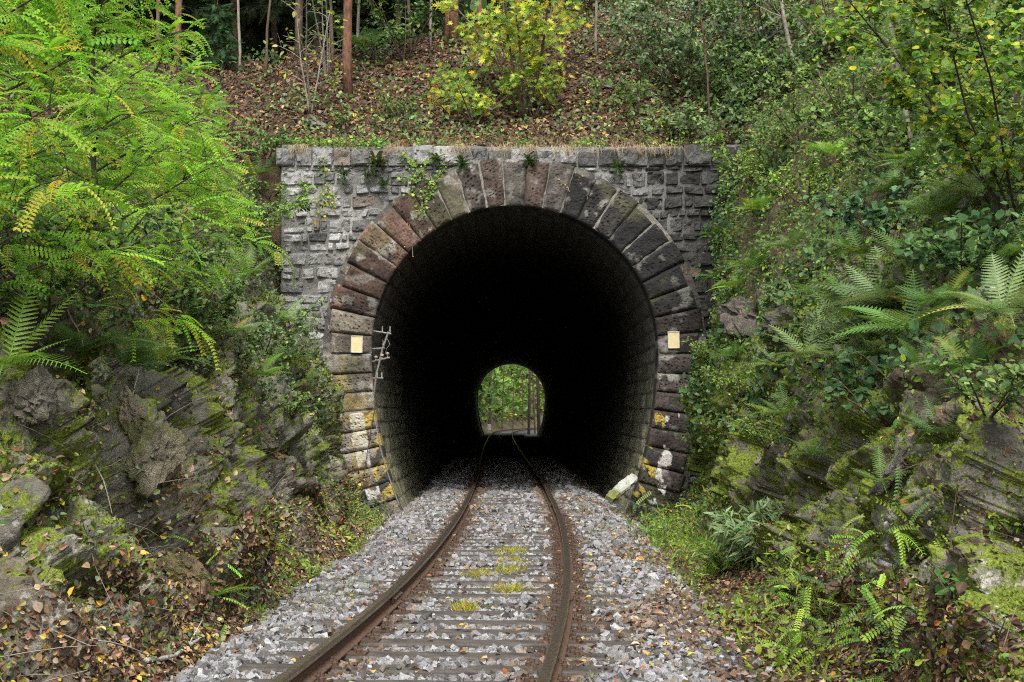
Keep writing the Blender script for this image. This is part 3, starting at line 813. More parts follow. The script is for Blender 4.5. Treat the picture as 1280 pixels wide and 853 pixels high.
# ------------------------------------------------------------------ track
SY = []
y = 7.9
while y < 62: SY.append(y+rng.normal(0, .02)); y += .615
def sleeper_proto(near):
    t = thing('railway_sleeper', (0, 0, -.30), 'weathered grey wooden sleeper lying in the gravel under the rails', 'sleeper', 'sleepers under the two rails')
    n, w, h = 26, .24, .15
    xs = np.linspace(-1.27, 1.27, n); V = []
    for x in xs:
        j = fbm(np.array([[x*3, 0, 0]]), 3, 6)[0]*.02
        for (yy, zz) in ((-w/2, 0), (w/2, 0), (w/2, h-.015), (w/2-.015, h), (0.03, h-.003), (-w/2+.015, h), (-w/2, h-.015)):
            V.append((x, yy+j, zz+fbm(np.array([[x*5, yy*9, zz]]), 2, 9)[0]*.008))
    V = np.array(V); i = np.arange(n-1)[:, None]*7; k = np.arange(7)[None]; k2 = (k+1) % 7
    c = np.tile((.06, .052, .045), (len(V), 1))*(1+.2*rng.normal(0, 1, (len(V), 1)))
    mk('timber', V+np.array([0, 0, -.30]), [np.stack([i+k, i+k2, i+7+k2, i+7+k], -1).reshape(-1, 4), np.array([list(range(6, -1, -1)), [7*(n-1)+q for q in range(7)]])], M_wood, t, loc=(0, 0, -.30), col=np.clip(c, .02, .3))
    if near:
        for s_ in (-1, 1):
            pl, f = box((s_*.752, 0, -.147), (.34, .16, .018)); p_ = mk('base_plate', pl, f, M_bolt, t, loc=(s_*.752, 0, -.147))
            for q in (-.12, -.085, .085, .12):
                yy = .045 if q in (-.12, .085) else -.045
                V, f = tube([(s_*.752+q, yy, -.14), (s_*.752+q, yy, -.115), (s_*.752+q, yy, -.108), (s_*.752+q, yy, -.09)], [.022, .022, .013, .012], 6); mk('bolt', V, f, M_bolt, p_, loc=(s_*.752+q, yy, -.138))
    return t
def clone(root, loc, rotz):
    r = root.copy(); COL.objects.link(r); r.location = loc; r.rotation_euler = (0, 0, rotz)
    for ch in root.children:
        c = ch.copy(); COL.objects.link(c); c.parent = r
        for g in ch.children:
            d = g.copy(); COL.objects.link(d); d.parent = c
    return r
pn, pf = sleeper_proto(True), sleeper_proto(False)
usedn = usedf = False; SL = []
for y in SY:
    rz = -math.atan(heading(y))+rng.normal(0, .008); loc = (trk(y)+rng.normal(0, .02), y, -.30+rng.normal(0, .004)); SL.append((loc[0], y, rz))
    if y < 27:
        if not usedn: pn.location = loc; pn.rotation_euler = (0, 0, rz); usedn = True
        else: clone(pn, loc, rz)
    else:
        if not usedf: pf.location = loc; pf.rotation_euler = (0, 0, rz); usedf = True
        else: clone(pf, loc, rz)

def rail(sgn, label):
    ys = np.concatenate([np.arange(6.5, 60, .3), np.arange(60, 194, 1.)])
    h = heading(ys); cx = trk(ys)+sgn*.7525/np.sqrt(1+h*h); cy = ys-sgn*.7525*h/np.sqrt(1+h*h)
    tx = np.stack([h, np.ones_like(h)], -1)/np.sqrt(1+h*h)[:, None]; nx_, ny_ = tx[:, 1], -tx[:, 0]
    t = thing('rail', (cx[0], cy[0], -.14), label, 'rail', 'rails of the single track')
    def sweep(pr, name, mat, smooth=False):
        pr = np.array(pr); n = len(pr)
        X = cx[:, None]+nx_[:, None]*pr[:, 0]; Y = cy[:, None]+ny_[:, None]*pr[:, 0]; Z = np.zeros_like(X)+pr[:, 1]
        i = np.arange(len(ys)-1)[:, None]*n; k = np.arange(n)[None]; k2 = (k+1) % n
        mk(name, np.stack([X, Y, Z], -1), [np.stack([i+k, i+k2, i+n+k2, i+n+k], -1).reshape(-1, 4), np.array([list(range(n-1, -1, -1))])], mat, t, smooth=smooth)
    sweep([(-.024, 0), (.024, 0), (.033, -.006), (.036, -.014), (.036, -.036), (.034, -.0362), (.034, -.014), (-.034, -.014), (-.034, -.0362), (-.036, -.036), (-.036, -.014), (-.033, -.006)], 'rail_head', M_railhead)
    sweep([(-.0335, -.0165), (.0335, -.0165), (.0335, -.038), (.010, -.05), (.008, -.112), (-.008, -.112), (-.010, -.05), (-.0335, -.038)], 'rail_web', M_rust)
    sweep([(-.062, -.139), (.062, -.139), (.062, -.129), (.012, -.1125), (-.012, -.1125), (-.062, -.129)], 'rail_foot', M_rust)
    for yj in (14.45, 29.4):
        k = np.argmin(np.abs(ys-yj)); a = -math.atan(h[k]); R = np.array([[math.cos(a), -math.sin(a), 0], [math.sin(a), math.cos(a), 0], [0, 0, 1]])
        for q in (-1, 1):
            fp, f = box(np.array([cx[k], cy[k], 0])+R@np.array([q*.022, 0, -.075]), (.018, .62, .07), R); o = mk('fishplate', fp, f, M_bolt, t)
            for w in (-.22, -.08, .08, .22):
                a0 = np.array([cx[k], cy[k], 0])+R@np.array([q*.03, w, -.078]); a1 = np.array([cx[k], cy[k], 0])+R@np.array([q*.052, w, -.078])
                mk('bolt', *tube([a0, (a0+a1)/2, a1], .016, 6), M_bolt, o)
rail(-1, 'left-hand brown rail curving out of the dark tunnel')
rail(1, 'right-hand brown rail curving out of the dark tunnel')

# ballast ------------------------------------------------------------------------
def ballast():
    CUBE = np.array([[x, y, z] for x in (-1, 1) for y in (-1, 1) for z in (-1, 1)])*.5
    CF = np.array([[0, 1, 3, 2], [4, 6, 7, 5], [0, 4, 5, 1], [2, 3, 7, 6], [0, 2, 6, 4], [1, 5, 7, 3]])
    allp = []; alls = []
    for (y0, y1, sp) in ((7.6, 15, .037), (15, 23, .043), (23, 33, .052), (33, 60, .08)):
        ny_ = int((y1-y0)/sp); nx_ = int(4.7/sp)
        a, b_ = np.meshgrid(np.arange(nx_), np.arange(ny_), indexing='ij')
        x = -2.35+(a.ravel()+rng.uniform(-.5, .5, a.size))*sp; y = y0+(b_.ravel()+rng.uniform(-.5, .5, a.size))*sp
        r = np.abs(x); ok = r < 1.98+.30*fbm(np.stack([x*0+np.sign(x)*9, y*.9, y*0], -1), 3, 31)+.28*rng.normal(0, 1, len(x))*(rng.random(len(x)) < .5)
        ok &= rng.random(len(x)) > .35*sstep(1.7, 2.2, r)
        X = x+trk(y)
        if y1 > 33: ok &= r < 2.2
        d = np.minimum(np.abs(x-.7525), np.abs(x+.7525)); ok &= d > .075
        # sleepers
        SA = np.array(SL); k = np.argmin(np.abs(y[:, None]-SA[None, :, 1]), 1); loc_y = y-SA[k, 1]-np.tan(SA[k, 2])*(X-SA[k, 0])
        on = (np.abs(loc_y) < .125) & (np.abs(X-SA[k, 0]) < 1.3)
        cover = fbm(np.stack([X*1.1, y*1.3, y*0], -1), 3, 33)+.22*sstep(.95, 1.35, r)*1.0
        ok &= ~(on & (cover < .26+.6*rng.random(len(x))))
        z = -.189-.20*sstep(1.5, 2.2, r)+fbm(np.stack([X*2.5, y*2.5, y*0], -1), 3, 34)*.03+rng.uniform(-.022, .022, len(x))
        z = z+.015*sstep(.9, 1.3, r)*(1-sstep(1.5, 1.9, r)); z = np.where(on, np.maximum(z, -.138), z)
        z = np.where(d < .16, z-.012, z)
        m_ = ok; s_ = sp*rng.uniform(.6, 1.45, m_.sum())*(1+.5*(rng.random(m_.sum()) < .08))
        allp.append(np.stack([X[m_], y[m_], z[m_], x[m_], d[m_]], -1)); alls.append(s_)
    p = np.concatenate(allp); s_ = np.concatenate(alls); n = len(p)
    V = CUBE[None]+rng.uniform(-.2, .2, (n, 8, 3)); V *= (s_[:, None]*rng.uniform(.65, 1.15, (n, 3)))[:, None, :]*[1, 1, .85]
    q = rng.normal(0, 1, (n, 4)); q /= np.linalg.norm(q, axis=1)[:, None]; w, x, y, z = q.T
    R = np.stack([1-2*(y*y+z*z), 2*(x*y-z*w), 2*(x*z+y*w), 2*(x*y+z*w), 1-2*(x*x+z*z), 2*(y*z-x*w), 2*(x*z-y*w), 2*(y*z+x*w), 1-2*(x*x+y*y)], -1).reshape(n, 3, 3)
    V = np.einsum('nij,nmj->nmi', R, V)+p[:, None, :3]
    Fq = (CF[None]+(np.arange(n)*8)[:, None, None]).reshape(-1, 4)
    def gpal(k, cols, wt, v):
        cc = np.array(cols)[rng.choice(len(cols), k, p=np.array(wt)/sum(wt))]; return np.clip(cc*(1+rng.normal(0, v, (k, 1)))*(1+rng.normal(0, .02, (k, 3))), .01, .7)
    col = gpal(n, [(.208, .206, .21), (.145, .142, .142), (.28, .28, .284), (.085, .082, .08), (.15, .125, .10)], [5, 4, 2.2, 2.8, 1.6], .22)
    br = np.clip(1-sstep(.10, .34, p[:, 4]), 0, 1)*.9; br = np.maximum(br, .75*sstep(.1, .45, fbm(p[:, :3]*[1.1, .6, 0], 3, 37)+.25*sstep(0.9, 2, p[:, 3]))*(p[:, 3] > .9))
    br = np.maximum(br, .8*(p[:, 1] > 33)*0); sel = rng.random(n) < br
    col[sel] = gpal(sel.sum(), [(.12, .08, .055), (.075, .055, .04), (.18, .135, .10)], [1, 1, 1], .25)
    o = mk('gravel', V.reshape(-1, 3), Fq, M_gravel, loc=(0, 0, 0), col=np.repeat(col, 8, 0)); tag(o, 'grey crushed stone ballast filling the track between and beside the sleepers', 'gravel', kind='stuff')
ballast()
# ------------------------------------------------------------------ plants
def curve_pts(a, d, L, n=7, curl=0., grav=0., jit=.04):
    p = [np.array(a, float)]; d = unit(d); out = []
    for k in range(n-1):
        d = unit(d+np.array([0, 0, -grav/n])+rng.normal(0, jit, 3)); p.append(p[-1]+d*L/(n-1))
    return np.array(p)
def perp(d):
    a = unit(np.cross(d, [0.3, .2, 1])); return a, np.cross(unit(d), a)

def fern(name, base, nrm, label, nf=9, L=.7, col=(.075, .15, .03), face=None, group='ferns on the banks', cat='fern', spread=1.0):
    base = np.array(base); m_ = MB(); out = np.array([nrm[0], nrm[1], 0.])*1.0
    for k in range(nf):
        az = 2*math.pi*(k+.5*rng.random())/nf; d = np.array([math.cos(az), math.sin(az), 0])
        d = unit(d*spread+out*.9+np.array([0, 0, .55+.35*rng.random()]))
        T, TF = FROND[rng.integers(3)]; l = L*rng.uniform(.75, 1.15)
        up = np.array([0, 0, 1.])+out*.25
        R = frames(d[None], up[None])[0]
        V = (T*l)@R.T+base
        c = np.array(col)*rng.uniform(.75, 1.25)*(1+rng.normal(0, .06, 3))
        if rng.random() < .06: c = c*[1.7, 1.2, .7]
        m_.add(V, TF, np.clip(c, .005, .6))
    o = m_.build(name, M_leaf, None, loc=base); return tag(o, label, cat, group)

def shrub(name, base, label, cat, H=1.0, ns=5, spread=.5, leaf=LEAF, ls=.05, nl=400, cols=((.08, .15, .03),), w=None, var=.25, lean=(0, 0, 0), bark=None, r=.012, group=None, droop=.15, bare=.25, twigs=6, stemname='stem', crown='foliage', pinn=False, flat=.25, leafmat=None, tl=.35):
    base = np.array(base, float); t = thing(name, base, label, cat, group); sm = MB(); anc = []; ad = []
    for k in range(ns):
        az = 2*math.pi*(k+rng.random()*.8)/ns; d = unit(np.array([math.cos(az)*spread, math.sin(az)*spread, 1.])+np.array(lean)*.6)
        L = H*rng.uniform(.75, 1.1)/max(.5, d[2]); pts = curve_pts(base, d, L, 9, grav=droop, jit=.05)
        V, f = tube(pts, np.linspace(r, r*.35, 9), 5); sm.add(V, f)
        for q in range(twigs):
            tt = bare+(1-bare)*(q+rng.random())/twigs; i = min(7, int(tt*8)); p0 = pts[i]+(pts[i+1]-pts[i])*(tt*8-i)
            a2 = rng.random()*2*math.pi; dd = unit(np.array([math.cos(a2), math.sin(a2), .35])+unit(pts[i+1]-pts[i])*.4+np.array(lean)*.3)
            tw = curve_pts(p0, dd, H*tl*rng.uniform(.5, 1.1)*(1.15-tt*.5), 6, grav=.35, jit=.08)
            V, f = tube(tw, np.linspace(r*.4, r*.15, 6), 3, cap=False); sm.add(V, f)
            for z in range(2, 6): anc.append(tw[z]); ad.append(unit(tw[z]-tw[z-1]))
            for z in range(1, 5):
                if rng.random() < .6:
                    s2 = curve_pts(tw[z], unit(dd+rng.normal(0, .7, 3)), H*tl*.4*rng.uniform(.4, 1), 4, grav=.3)
                    V, f = tube(s2, r*.13, 3, cap=False); sm.add(V, f)
                    for y_ in (1, 2, 3): anc.append(s2[y_]); ad.append(unit(s2[y_]-s2[y_-1]))
        anc.append(pts[-1]); ad.append(unit(pts[-1]-pts[-2]))
    sm.build(stemname, bark or M_bark, t, smooth=True)
    nl = int(nl); anc = np.array(anc); ad = np.array(ad); k = rng.integers(0, len(anc), nl); c = pal(nl, cols, w, var)
    # neighbouring leaves share their tint
    cl = rng.normal(0, .22, len(anc)); c = np.clip(c*(1+cl[k])[:, None], .005, .8)
    az = rng.normal(0, 1, (nl, 3)); d = unit(ad[k]*.7+unit(az)*.9+[0, 0, -.25]); d[:, 2] *= .75; d = unit(d)
    pos = anc[k]+rng.normal(0, ls*.35, (nl, 3)); s_ = ls*rng.uniform(.65, 1.25, nl)
    m_ = MB(); nl = int(nl); upv = np.tile([0, -.6, 1.] if leaf is not MAPLE else [0, -1.1, .7], (nl, 1))+rng.normal(0, flat, (nl, 3))
    if pinn:
        for q in range(len(ROB)):
            g = np.arange(nl) % len(ROB) == q; T, TF = ROB[q]
            V, Fs, C = stamp(T, TF, pos[g], frames(d[g], upv[g]), s_[g], c[g])
            C = np.clip(C*(1+rng.normal(0, .10, (len(C)//2, 1))).repeat(2, 0)[:len(C)] if len(C) % 2 == 0 else C, .004, .9); m_.add(V, Fs, C)
    else:
        V, Fs, C = stamp(leaf[0], leaf[1], pos, frames(d, upv), s_, c); m_.add(V, Fs, C)
    m_.build(crown, leafmat or M_leaf, t); return t

G_rob = [(.25, .46, .05), (.19, .38, .045), (.31, .52, .06), (.13, .28, .04)]
G_dk = [(.045, .095, .022), (.07, .13, .03), (.035, .07, .018)]
G_mid = [(.10, .18, .04), (.14, .23, .05), (.065, .125, .03), (.18, .25, .065)]
G_grey = [(.13, .19, .09), (.18, .24, .13), (.08, .13, .055)]
G_yel = [(.42, .33, .03), (.30, .30, .035)]
G_lime = [(.20, .30, .03), (.28, .36, .04), (.12, .22, .025)]

# --- robinias on the left bank: trunk, branches, pinnate crown
def robinia(px, py, top, label, nb=26, reach=1.35, nleaf=1000, yel=.07, seed=0, ls=1.0, bias=(0, 0, 0), t0=.12):
    base, nrm = drop(px, py); base = base-np.array([0, 0, .05]); t = thing('robinia_tree', base, label, 'tree', 'robinia saplings')
    tp = base+np.array(top); n = 16; k = np.linspace(0, 1, n)[:, None]
    tr = base+(tp-base)*k+np.cumsum(rng.normal(0, .018, (n, 3)), 0)*(k > 0)
    mk('trunk', *tube(tr, np.linspace(.034, .010, n), 7), M_dark, t, smooth=True)
    H = np.linalg.norm(tp-base); pos = []; dr = []; yl = []; sm = MB()
    for b_ in range(nb):
        q = t0+(1-t0)*(b_+rng.random()*.5)/nb; i = min(n-2, int(q*(n-1))); p0 = tr[i]+(tr[i+1]-tr[i])*(q*(n-1)-i)
        az = b_*2.4+rng.random()*.6; d = unit(np.array([math.cos(az), math.sin(az), .45+.4*rng.random()])+np.array(bias))
        L = reach*rng.uniform(.6, 1.1)*(1.05-.45*q); br = curve_pts(p0, d, L, 10, grav=.45, jit=.06)
        sm.add(*tube(br, np.linspace(.012, .004, 10), 4))
        paths = [br]
        for z in (3, 4, 5, 6, 7, 8):
            if rng.random() < .8:
                s2 = curve_pts(br[z], unit(unit(br[z]-br[z-1])+rng.normal(0, .55, 3)), L*.42*rng.uniform(.6, 1.1), 7, grav=.4); paths.append(s2); sm.add(*tube(s2, .004, 3, cap=False))
        for pth in paths:
            m_ = len(pth)
            for z in range(1, m_):
                for w_ in range(2):
                    pp = pth[z]+(pth[z-1]-pth[z])*rng.random(); dd = unit(pth[z]-pth[z-1])
                    sd = unit(np.cross(dd, [0, 0, 1]))*(1 if (z+w_) % 2 else -1)
                    pos.append(pp); dr.append(unit(dd*.55+sd*.8+[0, 0, .22*rng.normal()+.12])); yl.append(q)
    sm.build('branches', M_dark, t, smooth=True)
    pos = np.array(pos); dr = np.array(dr); yl = np.array(yl)
    if len(pos) > nleaf: g = rng.choice(len(pos), nleaf, replace=False); pos, dr, yl = pos[g], dr[g], yl[g]
    n = len(pos); c = pal(n, G_rob, [4, 4, 3, 2], .18); ye = rng.random(n) < yel*(1+2.2*(1-yl)); ye &= rng.random(n) < .9
    c[ye] = pal(ye.sum(), [(.46, .42, .05), (.40, .42, .06)], None, .12)
    m_ = MB(); up = np.tile([0, -.35, 1.], (n, 1))+rng.normal(0, .25, (n, 3)); dr[ye] = unit(dr[ye]+[0, 0, -.5])
    for q in range(len(ROB)):
        g = np.arange(n) % len(ROB) == q; T, TF = ROB[q]
        V, Fs, C = stamp(T, TF, pos[g], frames(dr[g], up[g]), ls*rng.uniform(.7, 1.2, g.sum()), c[g]); m_.add(V, Fs, C)
    m_.build('crown', M_rob, t); return t
robinia(103, 476, (.18, .05, 3.9), 'tall robinia sapling with a dark stem standing in front of the bright left thicket', nb=34, reach=1.25, nleaf=1500, yel=.05, ls=.85, t0=.10)
robinia(40, 330, (-.2, .2, 3.4), 'bright green robinia filling the top left corner of the view', nb=30, reach=1.25, nleaf=1350, yel=.0, ls=.85)
robinia(215, 400, (.05, .3, 2.1), 'short robinia sapling leaning right from the left bank towards the wall', nb=22, reach=1.15, nleaf=700, ls=.85, yel=.05, bias=(.35, 0, 0), t0=.2)
robinia(170, 330, (.25, .3, 2.4), 'slender robinia with feathery leaves reaching towards the leaf covered slope', nb=24, reach=1.3, nleaf=850, ls=.85, yel=.03, bias=(.25, 0, 0), t0=.2)
robinia(-20, 440, (.0, .0, 2.6), 'yellowing robinia sapling cut off by the left edge of the view', nb=22, reach=1.0, nleaf=700, yel=.08, t0=.15)

# --- ferns (photo pixel, frond length, number of fronds, colour, label)
FG = (.11, .20, .05); FP = (.21, .30, .13); FB = (.17, .30, .045); FD = (.07, .13, .035)
FERNS = [(1122, 385, .80, 11, FP, 'large pale fern in the middle of the right bank'),
 (1235, 262, .95, 11, FP, 'big pale fern high on the right bank under the hazel leaves'),
 (1188, 285, .75, 9, FG, 'green fern left of the big pale fern high on the right bank'),
 (1262, 410, .75, 9, FP, 'pale fern at the right edge of the view, halfway up the bank'),
 (1225, 470, .6, 8, FG, 'fern hanging over bare roots near the right edge of the view'),
 (1010, 455, .65, 10, FP, 'feathery pale fern above the moss strip beside the overhanging rock'),
 (955, 345, .55, 9, FG, 'fern on top of the overhanging rock right of the tunnel'),
 (928, 365, .45, 7, FB, 'bright small fern at the left end of the overhanging rock'),
 (888, 395, .50, 8, FB, 'fern hugging the right edge of the masonry above the cream plate'),
 (880, 425, .50, 8, FG, 'fern drooping over the right side of the arch beside the cream plate'),
 (905, 300, .42, 7, FG, 'fern beside the dark upper right corner of the rubble wall'),
 (920, 218, .40, 7, FG, 'fern just right of the top of the rubble wall'),
 (1075, 330, .55, 8, FG, 'fern above and left of the large pale fern on the right bank'),
 (1048, 205, .55, 8, FB, 'light green fern below the thin bare stems on the upper right slope'),
 (1150, 330, .5, 7, FG, 'small fern between the large pale fern and the hazel bush'),
 (1090, 60, .7, 9, FB, 'fern under the saplings near the top right of the slope'),
 (990, 525, .4, 7, FG, 'fern low on the mossy rock beside the quartz streaked slab'),
 (1180, 545, .4, 7, FD, 'dark fern above the bare rock on the right bank'),
 (1105, 610, .3, 6, FG, 'tiny fern growing in the streaked rock face on the right'),
 (322, 226, .60, 9, FG, 'fern beside the top left corner of the rubble wall'),
 (345, 408, .55, 9, FP, 'fern left of the rubble wall, level with the cream plate'),
 (308, 352, .60, 9, FG, 'fern below the robinia branches in front of the rubble wall'),
 (388, 425, .34, 8, FB, 'fern overhanging the lower left edge of the rubble wall'),
 (380, 480, .34, 7, FG, 'fern below the cream plate at the left edge of the arch'),
 (352, 460, .40, 7, FG, 'fern in the weeds left of the arch foot'),
 (50, 330, .75, 9, FD, 'dark fern behind the robinia stems on the left bank'),
 (20, 400, .62, 8, FG, 'pale arching fern at the left edge of the view'),
 (12, 470, .55, 8, FB, 'bright yellow green fern at the left edge above the rock ledge'),
 (140, 470, .55, 8, FD, 'dark fern at the foot of the tall robinia sapling'),
 (178, 455, .6, 8, FG, 'fern right of the tall robinia sapling under its yellow leaves'),
 (245, 440, .5, 8, FG, 'fern among trailing leaves on the crest of the left bank'),
 (280, 425, .5, 8, FP, 'pale fern under the right end of the robinia branches'),
 (457, 72, .75, 8, FG, 'fern beside the brown trunk on the leaf covered slope'),
 (270, 765, .32, 7, FB, 'small bright fern at the foot of the left rock beside the gravel'),
 (905, 700, .35, 7, FB, 'fern at the foot of the right bank near the dry stems'),
 (1100, 455, .6, 9, FP, 'pale fern directly below the large pale fern on the right bank'), (1160, 215, .6, 9, FG, 'fern left of the hazel trunks high on the right bank'), (1215, 320, .65, 9, FP, 'pale fern between the two highest big ferns and the broad leaved plant'), (1085, 400, .6, 9, FG, 'fern touching the left side of the large pale fern'), (1140, 480, .5, 8, FG, 'fern on the rim of the bare rock below the large pale fern'), (975, 470, .45, 8, FP, 'pale fern in the weeds below the dark wedged rock'),
 (1160, 420, .6, 8, FG, 'fern just below and right of the large pale fern on the right bank'), (1065, 430, .55, 8, FP, 'pale fern below and left of the large pale fern on the right bank'),
 (1200, 395, .6, 8, FG, 'fern between the large pale fern and the pale fern at the right edge'), (1270, 330, .6, 8, FG, 'fern at the right edge of the view under the hazel trunks'),
 (1045, 385, .5, 8, FG, 'fern on the bank between the overhanging rock and the large pale fern'), (1000, 320, .5, 8, FG, 'fern above the dark wedged rock on the right bank'),
 (960, 270, .5, 8, FB, 'fern on the bank right of the middle of the rubble wall top'), (1130, 250, .55, 8, FG, 'fern under the round leaved bush left of the hazel'),
 (905, 350, .4, 7, FG, 'fern growing against the right edge of the rubble wall above the bright ones'), (1240, 500, .45, 7, FG, 'fern on bare soil below the roots at the right edge'),
 (1030, 570, .35, 7, FG, 'little fern on the rock right of the slanting slab'), (925, 455, .4, 7, FG, 'fern below the overhanging rock close to the arch'),
 (90, 440, .6, 8, FG, 'fern left of the tall robinia sapling stem'), (320, 480, .4, 7, FB, 'bright fern above the rocky left slope near the arch'),
 (425, 455, .3, 6, FB, 'small bright fern touching the arch left of the cream plate'), (260, 375, .5, 8, FG, 'fern under the feathery robinia branches left of centre')]
for (px, py, L, nf, c, lab) in FERNS:
    b_, nr = drop(px, py); fern('fern', b_+nr*.10+[0, 0, .05], nr, lab, nf+4, L*(.78 if px > 1170 else 1.15), c)

# --- tufts and creepers on the masonry
for (px, py, s_, lab) in [(470, 203, .20, 'biggest round dark tuft on the wall, left of the arch'),
   (430, 218, .16, 'dark tuft near the top left part of the rubble wall'), (460, 220, .12, 'little tuft just below the biggest round tuft'),
   (480, 231, .13, 'tuft above the left shoulder of the arch'), (547, 201, .16, 'tuft on the joint above the creeper on the arch'),
   (578, 205, .17, 'tuft growing over the arch stones left of the crown'), (661, 201, .17, 'tuft hanging right of the pale keystone'),
   (772, 209, .17, 'wide dark tuft on the wall right of the arch crown'), (378, 232, .10, 'tiny tuft near the left edge of the rubble wall')]:
    lab = lab; c = P(px, py, PY0-.12); T, TF = pinnate(7, 1, ROUND, .16, droop=.8, sweep=30)
    n = 34; d = unit(np.stack([rng.normal(0, .8, n), -np.abs(rng.normal(.6, .3, n)), rng.normal(.25, .6, n)], -1))
    V, Fs, C = stamp(T, TF, np.tile(c, (n, 1))+rng.normal(0, .02, (n, 3)), frames(d), s_*rng.uniform(.7, 1.2, n), pal(n, [(.045, .085, .02), (.07, .12, .03)], None, .2))
    tag(mk('wall_fern_tuft', V, Fs, M_leaf, loc=c, col=C), lab, 'fern', 'fern tufts on the tunnel wall')

def creeper(paths, nl, ls, cols, label, name='creeper', cat='creeper', w=None, leaf=ROUND, off=.1):
    pp = [np.array([P(x, y, PY0-off-.05*k_/max(1, len(p))) for k_, (x, y) in enumerate(p)]) for p in paths]
    t = thing(name, pp[0][0], label, cat); sm = MB(); A = []
    for p in pp:
        q = np.linspace(0, len(p)-1, 24); p2 = np.stack([np.interp(q, np.arange(len(p)), p[:, i]) for i in range(3)], -1)+np.cumsum(rng.normal(0, .006, (24, 3)), 0)*[1, .3, 1]
        sm.add(*tube(p2, .006, 4)); A.append(p2)
    sm.build('stem', M_grey, t); A = np.concatenate(A); k = rng.integers(0, len(A), nl)
    d = unit(rng.normal(0, 1, (nl, 3))*[1, .5, 1]+[0, -.3, -.2])
    V, Fs, C = stamp(leaf[0], leaf[1], A[k]+rng.normal(0, .05, (nl, 3))*[1, .4, 1]+[0, -.03, 0], frames(d, np.tile([0, -1., .6], (nl, 1))), ls*rng.uniform(.6, 1.2, nl), pal(nl, cols, w))
    mk('leaves', V, Fs, M_leaf, t, col=C)
creeper([[(560, 205), (545, 225), (528, 240), (512, 235)], [(545, 190), (530, 205), (515, 225), (500, 222)], [(550, 220), (535, 245), (522, 262)], [(500, 195), (515, 205), (530, 230)]], 330, .055, G_lime+G_mid, 'light green creeper hanging over the arch stones left of the crown')
creeper([[(402, 196), (405, 215), (403, 240), (400, 262), (397, 285)], [(404, 235), (411, 245), (414, 262)]], 130, .05, G_mid+G_yel, 'thin creeper trailing down the light left part of the rubble wall')
creeper([[(700, 214), (706, 230), (714, 243)], [(725, 216), (735, 235), (737, 250)]], 14, .03, G_yel, 'dry grey rootlets dangling over the arch right of the crown', w=[1, 1])
creeper([[(505, 255), (512, 290), (516, 320)], [(512, 258), (508, 285), (505, 305)]], 10, .03, G_yel, 'bare strands dangling from the arch into the left of the tunnel mouth', name='dangling_roots', cat='roots')

# --- trees on the slope above the portal
def trunk_tree(px, py, r, H, lean, label, bark, name='pine_tree', crown=True, Yd=None, h0=4.2, group='conifers on the slope above the tunnel', spread=1.9, dense=1.0, cat='tree'):
    if Yd is None: b_, nr = drop(px, py)
    else: x = (px-CXP)/F*Yd; b_ = np.array([x, Yd, down(x, Yd)])
    b_ = b_-[0, 0, .15]; t = thing(name, b_, label, cat, group); n = 14; k = np.linspace(0, 1, n)[:, None]
    tr = b_+np.array([lean[0], lean[1], 1.])*H*k+np.cumsum(rng.normal(0, .025, (n, 3)), 0)*[1, 1, 0]
    mk('trunk', *tube(tr, r*np.linspace(1.08, .3, n), 9), bark, t, smooth=True)
    if crown: conifer_crown(t, tr, h0, H, spread, dense)
    return t
def conifer_crown(t, tr, h0, H, spread, dense=1.0, needle=.16, cols=((.018, .035, .012), (.028, .05, .018)), bl=None):
    n = len(tr); A = []; D = []; sm = MB(); z = h0
    while z < H*.97:
        q = z/H*(n-1); i = min(n-2, int(q)); p0 = tr[i]+(tr[i+1]-tr[i])*(q-i); Lb = spread*(1-.8*(z-h0)/(H-h0))*rng.uniform(.75, 1.1)
        for a in range(6):
            az = rng.random()*2*math.pi; br = curve_pts(p0, (math.cos(az), math.sin(az), .05), Lb, 6, grav=.5, jit=.05); sm.add(*tube(br, np.linspace(.02, .006, 6), 3, cap=False))
            m_ = int(26*dense*Lb/1.8)+4; u = rng.random(m_)**.7*4.99; ii = u.astype(int); pp = br[ii]+(br[ii+1]-br[ii])*(u-ii)[:, None]
            A.append(pp); dd = unit(unit(br[-1]-br[0])[None]*.7+rng.normal(0, .55, (m_, 3))+[0, 0, -.35]); D.append(dd)
        z += .42 if bl is None else bl
    sm.build('branches', M_dark, t); A = np.concatenate(A); D = np.concatenate(D); m_ = len(A)
    T, TF = pinnate(9, 1, NARROW, .5, droop=.4, sweep=35, width=1.3) if False else (NEED[0], NEED[1])
    V, Fs, C = stamp(T, TF, A, frames(D, roll=.4), needle*rng.uniform(1.6, 3, m_), pal(m_, cols, None, .25)); mk('crown', V, Fs, M_needle, t, col=C)
# a spray of needles: shoots with narrow quads both sides
_nv = []; _nf = []
for k in range(9):
    tt = .08+k*.1; ll = .30*(1-.55*tt)
    for sd in (1, -1):
        n0 = len(_nv); a = np.array([tt, 0, 0]); e = a+np.array([.20, sd*ll, -.04])
        _nv += [a, a+[.05, 0, 0], e+[.03, 0, 0], e]; _nf.append([n0, n0+1, n0+2, n0+3])
n0 = len(_nv); _nv += [[0, .02, 0], [0, -.02, 0], [1, -.012, 0], [1, .012, 0]]; _nf.append([n0, n0+1, n0+2, n0+3])
NEED = (np.array(_nv, float), np.array(_nf))

